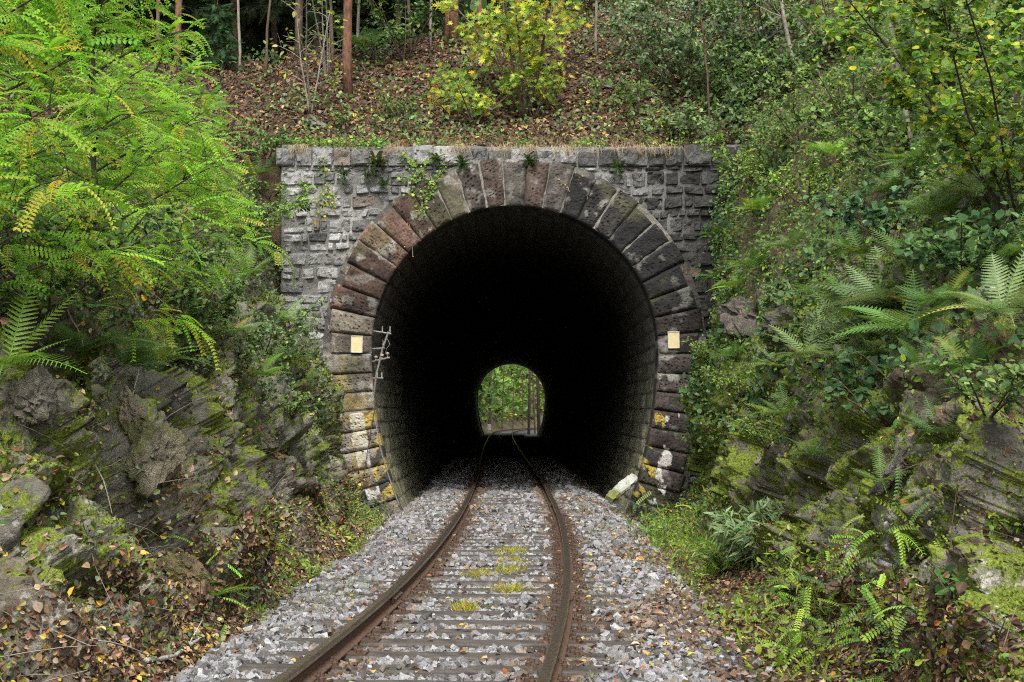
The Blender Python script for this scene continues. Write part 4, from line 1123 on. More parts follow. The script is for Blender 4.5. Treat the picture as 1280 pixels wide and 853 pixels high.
trunk_tree(437, 121, .095, 13, (-.005, .01), 'reddish brown trunk nearest the tunnel wall on the leaf covered slope', M_red, h0=5.2)
trunk_tree(373, 74, .085, 13, (.0, .02), 'grey brown trunk behind the bare saplings above the left of the wall', M_bark, h0=4.8)
trunk_tree(220, 84, .075, 12, (-.01, .02), 'left one of the two thin brown trunks before the dark wood', M_red, h0=4.4)
trunk_tree(231.5, 80, .065, 12, (-.005, .02), 'right one of the two thin brown trunks before the dark wood', M_red, h0=4.4)
trunk_tree(254, 62, .05, 9, (-.26, .05), 'slanting pale trunk behind the little spruce', M_grey, name='leaning_tree', h0=5)
trunk_tree(458, 47, .07, 12, (.0, .02), 'trunk just right of the reddish one nearest the wall, farther up the slope', M_red, h0=4.4)
trunk_tree(473, 51, .08, 12, (.0, .02), 'brown trunk behind the hanging branch left of the yellow maple', M_red, h0=4.4)
trunk_tree(557, 56, .09, 13, (.01, .02), 'left one of the reddish pair of trunks left of the yellow maple', M_red, h0=4.6)
trunk_tree(572, 57, .10, 13, (-.005, .02), 'right one of the reddish pair of trunks left of the yellow maple', M_red, h0=4.6)
trunk_tree(601, 60, .055, 11, (-.05, .02), 'thin leaning brown trunk among the yellow maple leaves', M_red, h0=4.4)
trunk_tree(646, 30, .11, 13, (.02, .02), 'thick grey trunk behind the yellow maple', M_bark, h0=4.6)
trunk_tree(632, 40, .06, 12, (-.03, .02), 'thinner grey trunk beside the thick one behind the yellow maple', M_bark, h0=4.6)
for q, (px, py, r_, lb) in enumerate([(300, 92, .03, 'thin bare stem between the little spruce and the bare sapling'), (330, 100, .028, 'thin bare stem just left of the bare sapling'), (352, 78, .035, 'slim stem left of the grey brown trunk'), (415, 92, .03, 'slim stem left of the reddish brown trunk'), (446, 70, .035, 'slim stem right of the reddish brown trunk'), (515, 66, .035, 'slim stem rising from the dark leafy bush'), (540, 62, .03, 'slim stem just left of the reddish pair of trunks'), (700, 60, .035, 'slim stem right of the yellow maple on the brown slope'), (745, 70, .03, 'slim stem by the flat stones on the brown slope'), (200, 92, .04, 'slim stem left of the two thin brown trunks')]):
    trunk_tree(px, py, r_, 8, (rng.normal(0, .03), .01), lb, M_bark if q % 2 else M_grey, name='slender_tree', crown=False, group='slim stems on the slope above the tunnel')
# the dark wood behind
ks = 0
for (px, Yd) in [(-60, 44), (20, 50), (75, 43), (110, 47), (150, 42.5), (185, 46), (205, 52), (268, 47), (300, 43.5), (322, 50), (345, 45), (395, 47), (415, 52), (500, 46), (525, 51), (600, 49), (690, 47), (730, 52)]:
    x = (px-CXP)/F*Yd; ord_ = ['leftmost', 'second', 'third', 'fourth', 'fifth', 'sixth', 'seventh', 'eighth', 'ninth', 'tenth', 'eleventh', 'twelfth', 'thirteenth', 'fourteenth', 'fifteenth', 'sixteenth', 'seventeenth', 'rightmost'][ks]; ks += 1
    trunk_tree(px, 0, rng.uniform(.07, .13), rng.uniform(12, 15), (rng.normal(0, .01), .01), ord_+' spruce from the left in the dark wood behind the slope', M_bark, name='spruce_tree', Yd=Yd, h0=rng.uniform(1.6, 2.6), group='spruces of the dark wood', spread=2.5, dense=.9)
# little spruce
b_, nr = drop(272, 84); t = thing('young_spruce', b_, 'small dark green spruce on the leaf covered slope at the edge of the wood', 'tree')
tr = b_+np.array([0, 0, 1.])*np.linspace(0, 1.45, 10)[:, None]; mk('trunk', *tube(tr, np.linspace(.03, .008, 10), 6), M_bark, t)
conifer_crown(t, tr, .12, 1.45, .62, 1.0, .10, ((.03, .075, .028), (.045, .10, .035)), bl=.10)

# --- yellow green maple in the middle of the slope
MC = [(.38, .48, .06), (.52, .54, .08), (.24, .36, .05), (.15, .27, .04), (.75, .55, .05)]
shrub('maple_tree', drop(655, 150)[0], 'yellow green maple with some golden leaves above the middle of the tunnel', 'tree', H=2.7, ns=7, spread=.42, leaf=MAPLE, ls=.20, nl=1150, cols=MC, w=[3, 2.4, 3, 2.5, 1.4], r=.035, twigs=8, bark=M_bark, leafmat=M_rob, stemname='trunk', crown='crown', droop=.25, bare=.42, flat=.45, tl=.26)
shrub('maple_tree', drop(592, 158)[0], 'low green maple sapling with golden leaves at its left tip above the arch crown', 'tree', H=1.15, ns=6, spread=.8, leaf=MAPLE, ls=.18, nl=420, cols=MC, w=[2, 1.5, 3, 4, .8], r=.02, twigs=6, leafmat=M_rob, stemname='trunk', crown='crown', droop=.4, bare=.2, flat=.45)
shrub('maple_tree', drop(668, 150)[0], 'small green maple sapling right of the low one above the arch crown', 'tree', H=1.1, ns=4, spread=.5, leaf=MAPLE, ls=.17, nl=240, cols=MC, w=[2, 1, 3, 4, .3], r=.015, twigs=5, leafmat=M_rob, stemname='trunk', crown='crown', droop=.4, bare=.4, flat=.45)
sp_ = drop(540, 140)[0]; shrub('maple_tree', sp_, 'tiny golden maple seedling at the left of the low maple sapling', 'tree', H=.6, ns=2, spread=.3, leaf=MAPLE, ls=.18, nl=22, cols=[(.6, .42, .02), (.5, .28, .03)], r=.01, twigs=3, leafmat=M_rob, stemname='trunk', crown='crown', flat=.45)

# --- shrubs: px, py, height, stems, spread, leaf, size, count, palette, label, name, cat
S = [(388, 146, 2.3, 3, .35, LEAF, .11, 110, G_lime+[(.35, .3, .1)], 'bare twigged sapling with few pale leaves above the left of the wall', 'sapling', 'sapling', dict(bark=M_grey, bare=.3, r=.022, twigs=8, tl=.42)),
 (409, 106, 2.2, 4, .18, LEAF, .10, 60, G_lime, 'clump of thin upright pale stems behind the bare sapling', 'sapling', 'sapling', dict(bark=M_grey, bare=.7, r=.022)),
 (505, 78, 1.5, 6, .7, LEAF, .10, 420, G_dk+G_mid, 'dark leafy bush left of the reddish pair of trunks', 'bush', 'bush', dict()),
 (490, 55, 2.3, 4, .6, LEAF, .11, 430, G_mid, 'overhanging green bush at the top edge left of the yellow maple', 'bush', 'bush', dict(droop=.6)),
 (475, 80, .55, 5, .7, LEAF, .08, 110, G_grey, 'pale low shrub under the dark leafy bush on the slope', 'shrub', 'shrub', dict()),
 (500, 150, .5, 6, .9, LEAF, .055, 300, G_mid, 'low weedy shrub just above the wall left of the arch crown', 'shrub', 'shrub', dict()),
 (430, 160, .4, 5, .9, ROUND, .07, 120, G_mid, 'low plant with round leaves above the light left part of the wall', 'shrub', 'shrub', dict()),
 (850, 120, 1.9, 7, .8, LEAF, .105, 900, G_grey+G_dk[:1], 'large grey green bush above the right shoulder of the tunnel', 'bush', 'bush', dict()),
 (800, 75, 1.5, 6, .8, LEAF, .10, 480, G_grey, 'grey green bush at the top edge right of the yellow maple', 'bush', 'bush', dict()),
 (862, 178, .9, 7, 1.0, LEAF, .085, 520, G_grey+G_lime[:1], 'light leaved bush leaning over the upper right corner of the wall', 'bush', 'bush', dict(lean=(.1, -.5, 0), droop=.6)),
 (905, 195, 1.1, 6, .9, LEAF, .08, 480, G_mid+G_grey, 'bush at the right end of the wall top with twigs over the masonry', 'bush', 'bush', dict(lean=(-.3, -.4, 0), droop=.6)),
 (930, 130, 1.2, 6, .8, LEAF, .085, 480, G_dk+G_mid, 'dark bush between the rock outcrop and the wall top', 'bush', 'bush', dict()),
 (780, 145, .7, 5, .9, LEAF, .08, 200, G_mid, 'low bush on the slope right of the maple saplings', 'bush', 'bush', dict()),
 (950, 235, .9, 7, .9, LEAF, .07, 620, G_mid+G_lime[:1], 'yellowish bush on the bank below the dark bush', 'bush', 'bush', dict(cols=1)),
 (1010, 260, .9, 7, 1.0, LEAF, .065, 620, G_lime+G_mid, 'yellow tinged bush above the overhanging rock', 'bush', 'bush', dict()),
 (1060, 155, 1.2, 7, .9, LEAF, .075, 620, G_mid+G_lime[:1], 'green bush in the middle of the upper right slope', 'bush', 'bush', dict()),
 (1000, 180, .9, 6, .9, LEAF, .075, 420, G_mid, 'green bush at the foot of the pale leaning stem', 'bush', 'bush', dict()),
 (1120, 215, .9, 6, 1.0, ROUND, .075, 480, G_mid, 'round leaved bush below the upper right slope, left of the hazel', 'bush', 'bush', dict()),
 (960, 60, 1.3, 6, .8, LEAF, .09, 420, G_mid+G_grey, 'bush beside the rock outcrop at the top', 'bush', 'bush', dict()),
 (1040, 70, 1.3, 6, .8, LEAF, .085, 420, G_mid, 'bush behind the thin bare stems at the top right', 'bush', 'bush', dict()),
 (1105, 300, .6, 6, 1.1, ROUND, .085, 260, [(.05, .12, .045), (.09, .17, .07)], 'broad leaved dark green plant left of the high ferns', 'shrub', 'shrub', dict()),
 (1075, 500, .45, 6, 1.0, ROUND, .09, 130, [(.05, .13, .045), (.09, .17, .07)], 'broad leaved plant on the right bank below the large pale fern', 'shrub', 'shrub', dict()),
 (1110, 530, .4, 5, 1.0, ROUND, .085, 90, [(.06, .14, .045), (.09, .18, .07)], 'broad leaved plant above the quartz streaked rock', 'shrub', 'shrub', dict()),
 (1205, 350, .5, 6, 1.0, ROUND, .08, 200, [(.06, .14, .04), (.10, .18, .06)], 'broad leaved plant between the ferns at the right edge', 'shrub', 'shrub', dict()),
 (1235, 520, .4, 6, 1.0, LEAF, .06, 180, G_mid, 'weedy plant on soil above the dark rock at the right edge', 'shrub', 'shrub', dict()),
 (985, 395, .5, 6, 1.0, LEAF, .06, 280, G_mid+G_grey, 'leafy plant growing out of the overhanging rock', 'shrub', 'shrub', dict()),
 (925, 500, .45, 8, 1.1, LEAF, .05, 400, G_lime+G_mid, 'dense small leaved weeds below the overhanging rock', 'shrub', 'weeds', dict()),
 (960, 560, .4, 8, 1.1, LEAF, .045, 280, G_lime+G_mid, 'small leaved weeds on the mossy slope beside the right arch foot', 'shrub', 'weeds', dict()),
 (1040, 450, .5, 8, 1.0, NARROW, .10, 400, G_mid+G_grey, 'narrow leaved grey green weeds below the large pale fern', 'shrub', 'weeds', dict()),
 (355, 345, .6, 8, .8, LEAF, .075, 420, G_mid+G_grey, 'leafy thicket against the left edge of the rubble wall', 'bush', 'bush', dict()),
 (300, 300, .9, 8, 1.0, LEAF, .08, 560, G_mid+G_rob[:2], 'bushy growth under the right robinia branches', 'bush', 'bush', dict()),
 (330, 440, .55, 8, 1.1, LEAF, .055, 560, G_mid+G_grey, 'tangled weeds on the bank left of the arch', 'shrub', 'weeds', dict()),
 (290, 480, .45, 8, 1.1, LEAF, .05, 420, G_mid+G_grey, 'weeds hanging over the rocky slope left of the arch foot', 'shrub', 'weeds', dict()),
 (365, 520, .28, 6, 1.0, LEAF, .045, 240, G_mid, 'small weeds on the rock beside the left arch foot', 'shrub', 'weeds', dict()),
 (235, 420, .6, 8, 1.0, LEAF, .07, 520, G_mid+G_dk, 'shady bush below the feathery robinia leaves', 'bush', 'bush', dict()),
 (333, 200, .7, 8, .9, LEAF, .075, 380, G_mid+G_dk, 'small bush on the soil beside the top left coping stone', 'bush', 'bush', dict(lean=(.2, -.5, 0), droop=.6)),
 (335, 250, .6, 8, .9, LEAF, .07, 340, G_mid, 'trailing weeds on the brown soil left of the wall edge', 'shrub', 'weeds', dict(lean=(.2, -.5, 0), droop=.7)),
 (893, 255, .8, 8, .9, LEAF, .07, 420, G_mid+G_dk, 'leafy bush hiding the upper right edge of the rubble wall', 'bush', 'bush', dict(lean=(-.3, -.3, 0))),
 (893, 330, .6, 8, .9, LEAF, .06, 320, G_mid+G_lime[:1], 'weeds over the right edge of the rubble wall, halfway up', 'shrub', 'weeds', dict(lean=(-.4, -.3, 0))),
 (890, 460, .45, 8, .9, LEAF, .05, 320, G_mid+G_lime[:1], 'weeds against the right foot stones below the cream plate', 'shrub', 'weeds', dict(lean=(-.3, -.3, 0))),
 (322, 285, .8, 8, .9, LEAF, .075, 420, G_mid+G_dk, 'leafy bush growing in the gap at the upper left edge of the rubble wall', 'bush', 'bush', dict(droop=.5)),
 (60, 400, .9, 8, 1.0, LEAF, .07, 560, G_dk+G_mid, 'dark bush behind the pale arching fern at the left edge', 'bush', 'bush', dict()),
 (190, 380, .9, 8, .9, LEAF, .07, 560, G_dk+G_mid, 'dark bush behind the tall robinia sapling', 'bush', 'bush', dict()),
 (300, 755, .16, 6, 1.2, ROUND, .045, 90, [(.3, .38, .26), (.2, .3, .15)], 'pale whitish plant beside the gravel on the left', 'shrub', 'plant', dict()),
 (955, 705, .6, 10, .8, NARROW, .15, 620, [(.2, .28, .13), (.26, .34, .18), (.14, .22, .08)], 'clump of willowherb with long narrow leaves at the foot of the right bank', 'shrub', 'plant', dict(bare=.05)),
 (915, 712, .35, 7, 1.1, NARROW, .11, 240, G_lime+G_mid, 'bright grassy weeds between the gravel and the willowherb', 'shrub', 'weeds', dict(bare=.02)),
 (985, 830, .3, 5, 1.0, LEAF, .075, 80, G_lime, 'yellowish leafy plant beside the gravel at the bottom right', 'shrub', 'plant', dict()),
 (1190, 742, .18, 3, .6, LEAF, .08, 26, [(.07, .17, .04)], 'single green seedling in the mossy cleft at the lower right', 'shrub', 'plant', dict()),
 (870, 668, .3, 6, .8, LEAF, .05, 150, G_mid+G_yel, 'leafy weeds between the track and the dry stems', 'shrub', 'weeds', dict()),
 (1262, 665, .2, 5, 1.0, LEAF, .05, 60, G_lime, 'pale weeds at the right edge of the view above the dark rock', 'shrub', 'weeds', dict())]
for (px, py, H, ns, sp_, lf, ls, nl, cols, lab, nm, ct, kw) in S:
    kw = dict(kw); kw.pop('cols', None); b_, nr = drop(px, py)
    shrub(nm, b_-[0, 0, .03], lab, ct, H=H, ns=ns, spread=sp_, leaf=lf, ls=ls, nl=nl*(1.9 if nl > 150 else 1), cols=cols, group='bushes and weeds on the banks', lean=kw.pop('lean', (nr[0]*.8, nr[1]*.8-.2, 0)), r=kw.pop('r', .008+.004*H), **kw)

# robinia seedlings at the foot of the right bank
for (px, py, H, n, lab) in [(1040, 790, .5, 42, 'robinia seedling beside the brown stones at the lower right'), (1085, 815, .6, 60, 'fuller robinia seedling right of the one beside the brown stones'), (1125, 780, .6, 50, 'robinia seedling against the rock at the lower right'), (1020, 835, .42, 36, 'lowest robinia seedling beside the gravel at the bottom right'), (850, 705, .4, 34, 'robinia seedling leaning over the gravel right of the track'), (1150, 830, .45, 34, 'robinia seedling in the leaves near the bottom right corner')]:
    b_, nr = drop(px, py); shrub('robinia_seedling', b_, lab, 'seedling', H=H, ns=3, spread=.6, nl=n, ls=.7, cols=G_rob[:3]+G_lime[:2]+G_mid, pinn=True, r=.006, twigs=3, group='robinia seedlings', bark=M_dark, bare=.1, lean=(-.1, -.3, 0))
b_, nr = drop(245, 768); shrub('robinia_seedling', b_, 'robinia seedling at the foot of the left rock', 'seedling', H=.3, ns=2, spread=.6, nl=8, ls=.75, cols=G_rob[:3], pinn=True, r=.006, twigs=3, group='robinia seedlings', bark=M_dark, bare=.1)

# hazel bush at the top right, rooted on the bank
shrub('hazel_bush', drop(1262, 300)[0]+[.1, 0, 0], 'large hazel bush with yellowing round leaves in the top right corner', 'bush', H=2.6, ns=9, spread=.55, leaf=ROUND, ls=.068, nl=7500, cols=[tuple(1.25*q for q in c_) for c_ in G_lime+G_mid]+[(.5, .44, .05)], w=[2.5, 1.5, 3, 3, 3, 1.5, 1, .9], leafmat=M_rob, r=.014, twigs=12, lean=(-.35, -.5, 0), droop=.5, bare=.15, tl=.4, bark=M_dark)
shrub('hazel_bush', drop(1190, 130)[0], 'smaller hazel bush behind the large one at the top right', 'bush', H=1.8, ns=7, spread=.6, leaf=ROUND, ls=.085, nl=3200, cols=G_mid+G_lime, r=.018, twigs=9, droop=.5, bare=.15, tl=.4, bark=M_dark)
# thin stems on the upper right
for (px, py, r, H, lean, lab, bk) in [(998, 110, .045, 4, (-.14, 0), 'pale leaning stem in front of the rock outcrop', M_grey), (930, 72, .03, 4, (-.05, 0), 'thin brown stem left of the rock outcrop', M_bark), (1068, 112, .03, 4, (-.10, 0), 'slim stem just left of the grey stems at the upper right', M_bark), (1145, 215, .035, 5, (-.20, 0), 'long grey stem slanting left across the upper right slope', M_grey), (1120, 130, .028, 4, (-.12, 0), 'grey stem behind the long slanting one', M_grey), (1030, 68, .03, 4, (-.04, 0), 'short brown stem right of the rock outcrop', M_bark), (1120, 18, .08, 6, (.03, 0), 'dark trunk at the top edge on the right', M_bark), (886, 158, .025, 3, (-.10, 0), 'thin stem of the grey green bush above the wall corner', M_bark)]:
    b_, nr = drop(px, py); t = thing('slender_tree', b_, lab, 'tree', 'slender stems on the right slope'); n = 10; k = np.linspace(0, 1, n)[:, None]
    tr = b_+np.array([lean[0], 0, 1])*H*k+np.cumsum(rng.normal(0, .02, (n, 3)), 0)*(k > 0); mk('trunk', *tube(tr, r*np.linspace(1, .5, n), 7), bk, t, smooth=True)
    sm = MB()
    for q in range(7):
        i = rng.integers(3, 9); sm.add(*tube(curve_pts(tr[i], (rng.normal(), rng.normal(), .5), .8, 6, grav=.2, jit=.12), np.linspace(r*.3, .003, 6), 4))
    sm.build('branches', bk, t)

# ------------------------------------------------------------------ stuff cover
y_, t_ = gL; vis = infrus(BL); flat_ = sstep(.25, .75, upL)
litter('leaf_litter', BL, 80000, vis*(.06+1.2*sstep(.4, .8, upL)+1.3*(t_ < 2.0))*(t_ < 6.5)*(1/np.maximum(y_, 9)**.5)*(np.maximum(.12, .6*(t_ < 2))+sstep(-.1, .35, fbm(BL*.8, 3, 200))), .048, 'brown and yellow fallen leaves on the ledges of the left bank', w=[4, 4, 3, 3, 2.5, 1.8, .5, 2])
y_, t_ = gR; vis = infrus(BR)
litter('leaf_litter', BR, 42000, vis*(.02+.6*sstep(.5, .9, upR)+1.6*(t_ < 2.0))*(1/np.maximum(y_, 9)**.5)*(.2+sstep(-.1, .4, fbm(BR*.8, 3, 201))), .048, 'fallen leaves on the foot and ledges of the right bank')
vis = infrus(HV)*(HV[..., 1] > 31.75)
litter('leaf_litter', HV, 85000, vis*(HV[..., 1] < 50)*(1-.75*sstep(2.5, 6, HV[..., 0]))*sstep(31.7, 31.8, HV[..., 1])/np.maximum(HV[..., 1]-28, 3)**.6, .075, 'thick brown leaf litter covering the slope above the tunnel', lift=.03, w=[7, 4, 8, 1.1, .6, .6, .3, .5])  # weights favour dark leaves: canopy shade is put into the litter colour

def cover(name, V, n, dens, leaf, s0, cols, label, w=None, h=.14, cat='undergrowth', up=.55, var=.25, clump=None, seed=0):
    pos, nr, _ = scatter(V, n, dens); hh = h*rng.random(n)**1.0*(.3+1.4*np.clip(fbm(pos*1.7, 3, 300+seed)+.4, 0, 1))
    d = unit(rng.normal(0, 1, (n, 3))+nr*.5+[0, 0, -.1]); upv = unit(nr*.9+np.array([0, -.4, up]))+rng.normal(0, .3, (n, 3))
    c = pal(n, cols, w, var)*(1+.45*fbm(pos*1.3, 3, 310+seed))[:, None]
    s_ = s0*rng.uniform(.6, 1.4, n)*(1+.008*np.maximum(pos[:, 1]-15, 0))
    Vv, Fs, C = stamp(leaf[0], leaf[1], pos+nr*hh[:, None]+[0, 0, 1]*(hh*.4)[:, None], frames(d, upv), s_, np.clip(c, .004, .7))
    o = mk(name, Vv, Fs, M_leaf, loc=(0, 0, 0), col=C); tag(o, label, cat, kind='stuff')
y_, t_ = gR; vis = infrus(BR); n1 = fbm(BR*.7, 3, 210); n2 = fbm(BR*1.6, 3, 211); z_ = BR[..., 2]
upper = sstep(1.35, 2.3, z_+.8*n1+.07*(y_-16)); near_p = sstep(19, 25, y_)
dens = vis*(upper*(.4+sstep(-.25, .35, n2)+.5*(t_ > 5))+.5*near_p*sstep(-.1, .3, n2))
cover('undergrowth', BR, 88000, dens/np.maximum(y_, 9)**.7, LEAF, .054, G_mid+G_dk+G_lime[:1], 'dense mixed small leaved plants covering the upper right bank', h=.22, seed=1)
cover('undergrowth', BR, 10000, dens*sstep(.0, .3, fbm(BR*.9, 2, 215))/np.maximum(y_, 9)**.7, ROUND, .075, [(.05, .11, .035), (.08, .16, .06), (.11, .19, .07)], 'broader leaved plants scattered over the right bank', h=.25, seed=2)
verge = infrus(BR)*(t_ < 2.0)*(t_ > .12)*sstep(-.25, .3, fbm(BR*.9, 3, 218)+.02*(y_-16))
cover('undergrowth', BR, 6500, verge*sstep(8, 22, y_)/np.maximum(y_, 9), LEAF, .045, G_lime+G_mid, 'low light green weeds on the verge right of the track', h=.12, seed=11)
cover('grass', BR, 4500, verge*sstep(8, 22, y_)/np.maximum(y_, 9), NARROW, .11, G_lime+[(.28, .26, .08)], 'low grass on the verge right of the track', h=.06, cat='grass', seed=12, up=-.2)
cover('moss', BR, 75000, vis*sstep(-.3, .15, fbm(BR*1.2, 3, 217))*(z_ < 4)*(z_ > -.2)*(1-.75*upper)/np.maximum(y_, 9), LEAF, .020, [(.13, .19, .02), (.21, .27, .03), (.07, .12, .015)], 'yellow green moss and tiny plants on the lower right rock', h=.03, cat='moss', seed=3)
y_, t_ = gL; vis = infrus(BL); n1 = fbm(BL*.7, 3, 220); n2 = fbm(BL*1.6, 3, 221); z_ = BL[..., 2]
upper = sstep(1.4, 2.4, z_+.7*n1+.05*(y_-16)); np_ = sstep(21, 27, y_)
dens = vis*(upper*(.35+sstep(-.25, .35, n2))+.5*np_*sstep(0, .3, n2)+.12*sstep(0, .3, n2))
cover('undergrowth', BL, 70000, dens/np.maximum(y_, 9)**.7, LEAF, .045, G_mid+G_grey+G_dk, 'mixed small leaved plants covering the crest of the left bank', h=.2, seed=4)
verge = infrus(BL)*(t_ < 1.9)*(t_ > .12)*sstep(-.1, .3, fbm(BL*.9, 3, 219)+.03*(y_-18))
cover('undergrowth', BL, 3500, verge/np.maximum(y_, 9), LEAF, .04, G_lime+G_mid, 'low weeds on the verge left of the track', h=.1, seed=13)
cover('grass', BL, 2500, verge/np.maximum(y_, 9), NARROW, .10, G_lime+[(.3, .27, .1)], 'low grass on the verge left of the track', h=.05, cat='grass', seed=14, up=-.2)
cover('moss', BL, 34000, vis*sstep(-.05, .3, n1)*(z_ < 3)*(z_ > -.1)/np.maximum(y_, 9), LEAF, .020, [(.09, .14, .015), (.13, .18, .02), (.06, .09, .012)], 'moss and tiny plants on the left rock', h=.03, cat='moss', seed=5)
# slope above: sparse herbs left, dense right
x_, yy_ = HV[..., 0], HV[..., 1]; vis = infrus(HV)*(yy_ > 31.9)*(yy_ < 52)
cover('undergrowth', HV, 40000, vis*(.05+sstep(2.0, 5.5, x_))*(.2+sstep(-.2, .3, fbm(HV*.9, 3, 230)))/np.maximum(yy_-29, 2)**.5, LEAF, .085, G_mid+G_dk+G_grey, 'mixed green plants on the slope right of the maple', h=.4, seed=6)
cover('woodland_floor', HV, 9000, (yy_ > 46)*(yy_ < 125)*(np.abs(x_) < 30).astype(float), LEAF, .8, G_dk, 'dark green plants on the wooded hill above the tunnel', h=1.5, cat='woodland', seed=16)
cover('undergrowth', HV, 5200, vis*(x_ < 4)*(yy_ < 40)*sstep(.12, .3, fbm(HV*.9, 3, 231)+.25*sstep(2.2, 0, yy_-31.7) if False else fbm(HV*.9, 3, 231)+.2*(1-sstep(0, 2.2, yy_-31.7))), LEAF, .07, G_mid+G_grey, 'scattered low herbs among the fallen leaves above the wall', h=.2, seed=7)

def grass(name, pts, nrs, n, L, cols, label, down_=0., spread=.4, wmul=1.0):
    k = rng.integers(0, len(pts), n); p = pts[k]+rng.normal(0, .035, (n, 3))*[1, 1, .2]
    d = unit(rng.normal(0, spread, (n, 3))+[0, -.25*(down_ > 0)-.05, 1-2*down_]); l = L*rng.uniform(.5, 1.25, n)
    Vv, Fs, C = stamp(BLADE[0], BLADE[1], p, frames(d, rng.normal(0, 1, (n, 3))), np.stack([l, l*wmul*.9, l*1.4], -1), pal(n, cols, None, .2))
    o = mk(name, Vv, Fs, M_dry if down_ else M_leaf, loc=(0, 0, 0), col=C); tag(o, label, 'grass', kind='stuff')
xs = np.concatenate([rng.normal(c, s_, 26) for c, s_ in ((-.95, .1), (-.1, .22), (.35, .12), (1.05, .15), (1.95, .3), (2.35, .2), (-2.2, .08), (-4.0, .08), (2.9, .2))])
pts = np.stack([xs+.0, np.full(len(xs), PY0-.10), 6.47+rng.normal(0, .02, len(xs))], -1)
grass('dry_grass', pts, None, 1100, .24, [(.33, .25, .15), (.24, .17, .10), (.42, .34, .22)], 'dry straw coloured grass hanging over the coping', down_=.92, spread=.22, wmul=1.0)
xs = rng.uniform(-4.3, 3.6, 260); pts = np.stack([xs, PY0+.1+rng.random(260)*1.0, 6.5+rng.random(260)*.1], -1)
grass('dry_grass', pts, None, 2600, .2, [(.25, .2, .11), (.18, .17, .07), (.3, .24, .14)], 'tufts of dry grass along the top of the wall', spread=.5)
# green mat on the left coping
pts_x = np.where(rng.random(1500) < .6, rng.uniform(-4.45, -2.3, 1500), rng.choice([-1.7, -1.2, .2, 1.3, 1.6, 2.6, 3.1, 3.6], 1500)+rng.normal(0, .12, 1500)); c = np.stack([pts_x, PY0-.12+rng.random(1500)*.6, 6.50+rng.random(1500)*.12-(rng.random(1500) < .2)*.12], -1); d = unit(rng.normal(0, 1, (1500, 3)))
V, Fs, C = stamp(ROUND[0], ROUND[1], c, frames(d, np.tile([0, -.4, 1.], (1500, 1))), .05*rng.uniform(.6, 1.3, 1500), pal(1500, G_rob[1:2]+G_mid+[(.25, .03, .03)], [3, 3, 3, 1, 1, .25]))
tag(mk('creeping_plants', V, Fs, M_leaf, loc=(0, 0, 0), col=C), 'low green creeping plants along the left coping', 'undergrowth', kind='stuff')
# grass by the track
def gpts(lst, n):
    o = []
    for (px, py, sx, sy) in lst:
        b_, _ = drop(px, py)
        for _i in range(n): o.append(b_+[rng.normal(0, sx), rng.normal(0, sy), 0])
    return np.array(o)
pts = gpts([(640, 692, .10, .12), (636, 715, .09, .25), (598, 722, .07, .15), (583, 763, .05, .08), (632, 740, .1, .1), (640, 705, .06, .1)], 30); pts[:, 2] = -.16
grass('grass', pts, None, 1500, .10, [(.42, .40, .04), (.28, .34, .04), (.45, .34, .04)], 'yellowing grass tufts growing between the rails', spread=.6, wmul=2.2)
pts = gpts([(430, 740, .12, .5), (455, 690, .12, .5), (470, 655, .15, .8), (520, 640, .1, .8), (735, 640, .12, .8), (760, 665, .2, .8), (800, 700, .12, .5), (770, 640, .12, .8), (400, 760, .1, .3), (840, 680, .25, 1), (880, 700, .3, .8), (450, 650, .15, 1)], 40)
grass('grass', pts, None, 3200, .11, [(.13, .2, .03), (.2, .24, .04), (.26, .22, .07)], 'short grass and weeds along both edges of the gravel', spread=.7, wmul=1.6)
# fallen leaves lying on the track
n = 1300; yy = 8+22*rng.random(n)**1.4; xx = trk(yy)+np.where(rng.random(n) < .75, rng.uniform(.8, 2.4, n), rng.uniform(-2.2, .8, n)); pos = np.stack([xx, yy, np.full(n, -.125)-.2*sstep(1.5, 2.2, np.abs(xx-trk(yy)))], -1)
V, Fs, C = stamp(LEAF[0]*[1, 1.2, 2], LEAF[1], pos, frames(unit(rng.normal(0, 1, (n, 3))*[1, 1, .2]), np.tile([0, 0, 1.], (n, 1))+rng.normal(0, .25, (n, 3))), .055*rng.uniform(.6, 1.3, n), pal(n, LITTER, [2, 3, 1, 2, 2, 3, 2.5, 1]))
tag(mk('leaf_litter', V, Fs, M_dry, loc=(0, 0, 0), col=C), 'scattered yellow and brown leaves on the gravel', 'leaf litter', kind='stuff')
# foot strip litter and ground sheet between gravel and banks is part of the banks

# twigs and roots
def twigs(V, n, dens, label, L=.45, r=.004, mat=None, along=.8):
    pos, nr, _ = scatter(V, n, dens); m_ = MB()
    for p, q in zip(pos, nr):
        d = unit(np.cross(q, rng.normal(0, 1, 3))); l = L*rng.uniform(.4, 1.6)
        m_.add(*tube(curve_pts(p+q*.02, d+q*.15, l, 5, grav=.3, jit=.12), np.linspace(r, r*.4, 5)*rng.uniform(.6, 1.6), 3, cap=False))
    tag(m_.build('twigs', mat or M_grey, None, loc=(0, 0, 0)), label, 'twigs', kind='stuff')
y_, t_ = gL; twigs(BL, 900, infrus(BL)*(t_ < 6)/y_, 'thin dead twigs and roots lying over the left bank')
y_, t_ = gR; twigs(BR, 600, infrus(BR)*(t_ < 6)/y_, 'thin dead twigs and roots lying over the right bank', mat=M_bark)
twigs(HV, 700, infrus(HV)*(HV[..., 1] < 42)*(HV[..., 1] > 31.8), 'fallen twigs on the leaf covered slope above the tunnel', L=.8, r=.008, mat=M_bark)

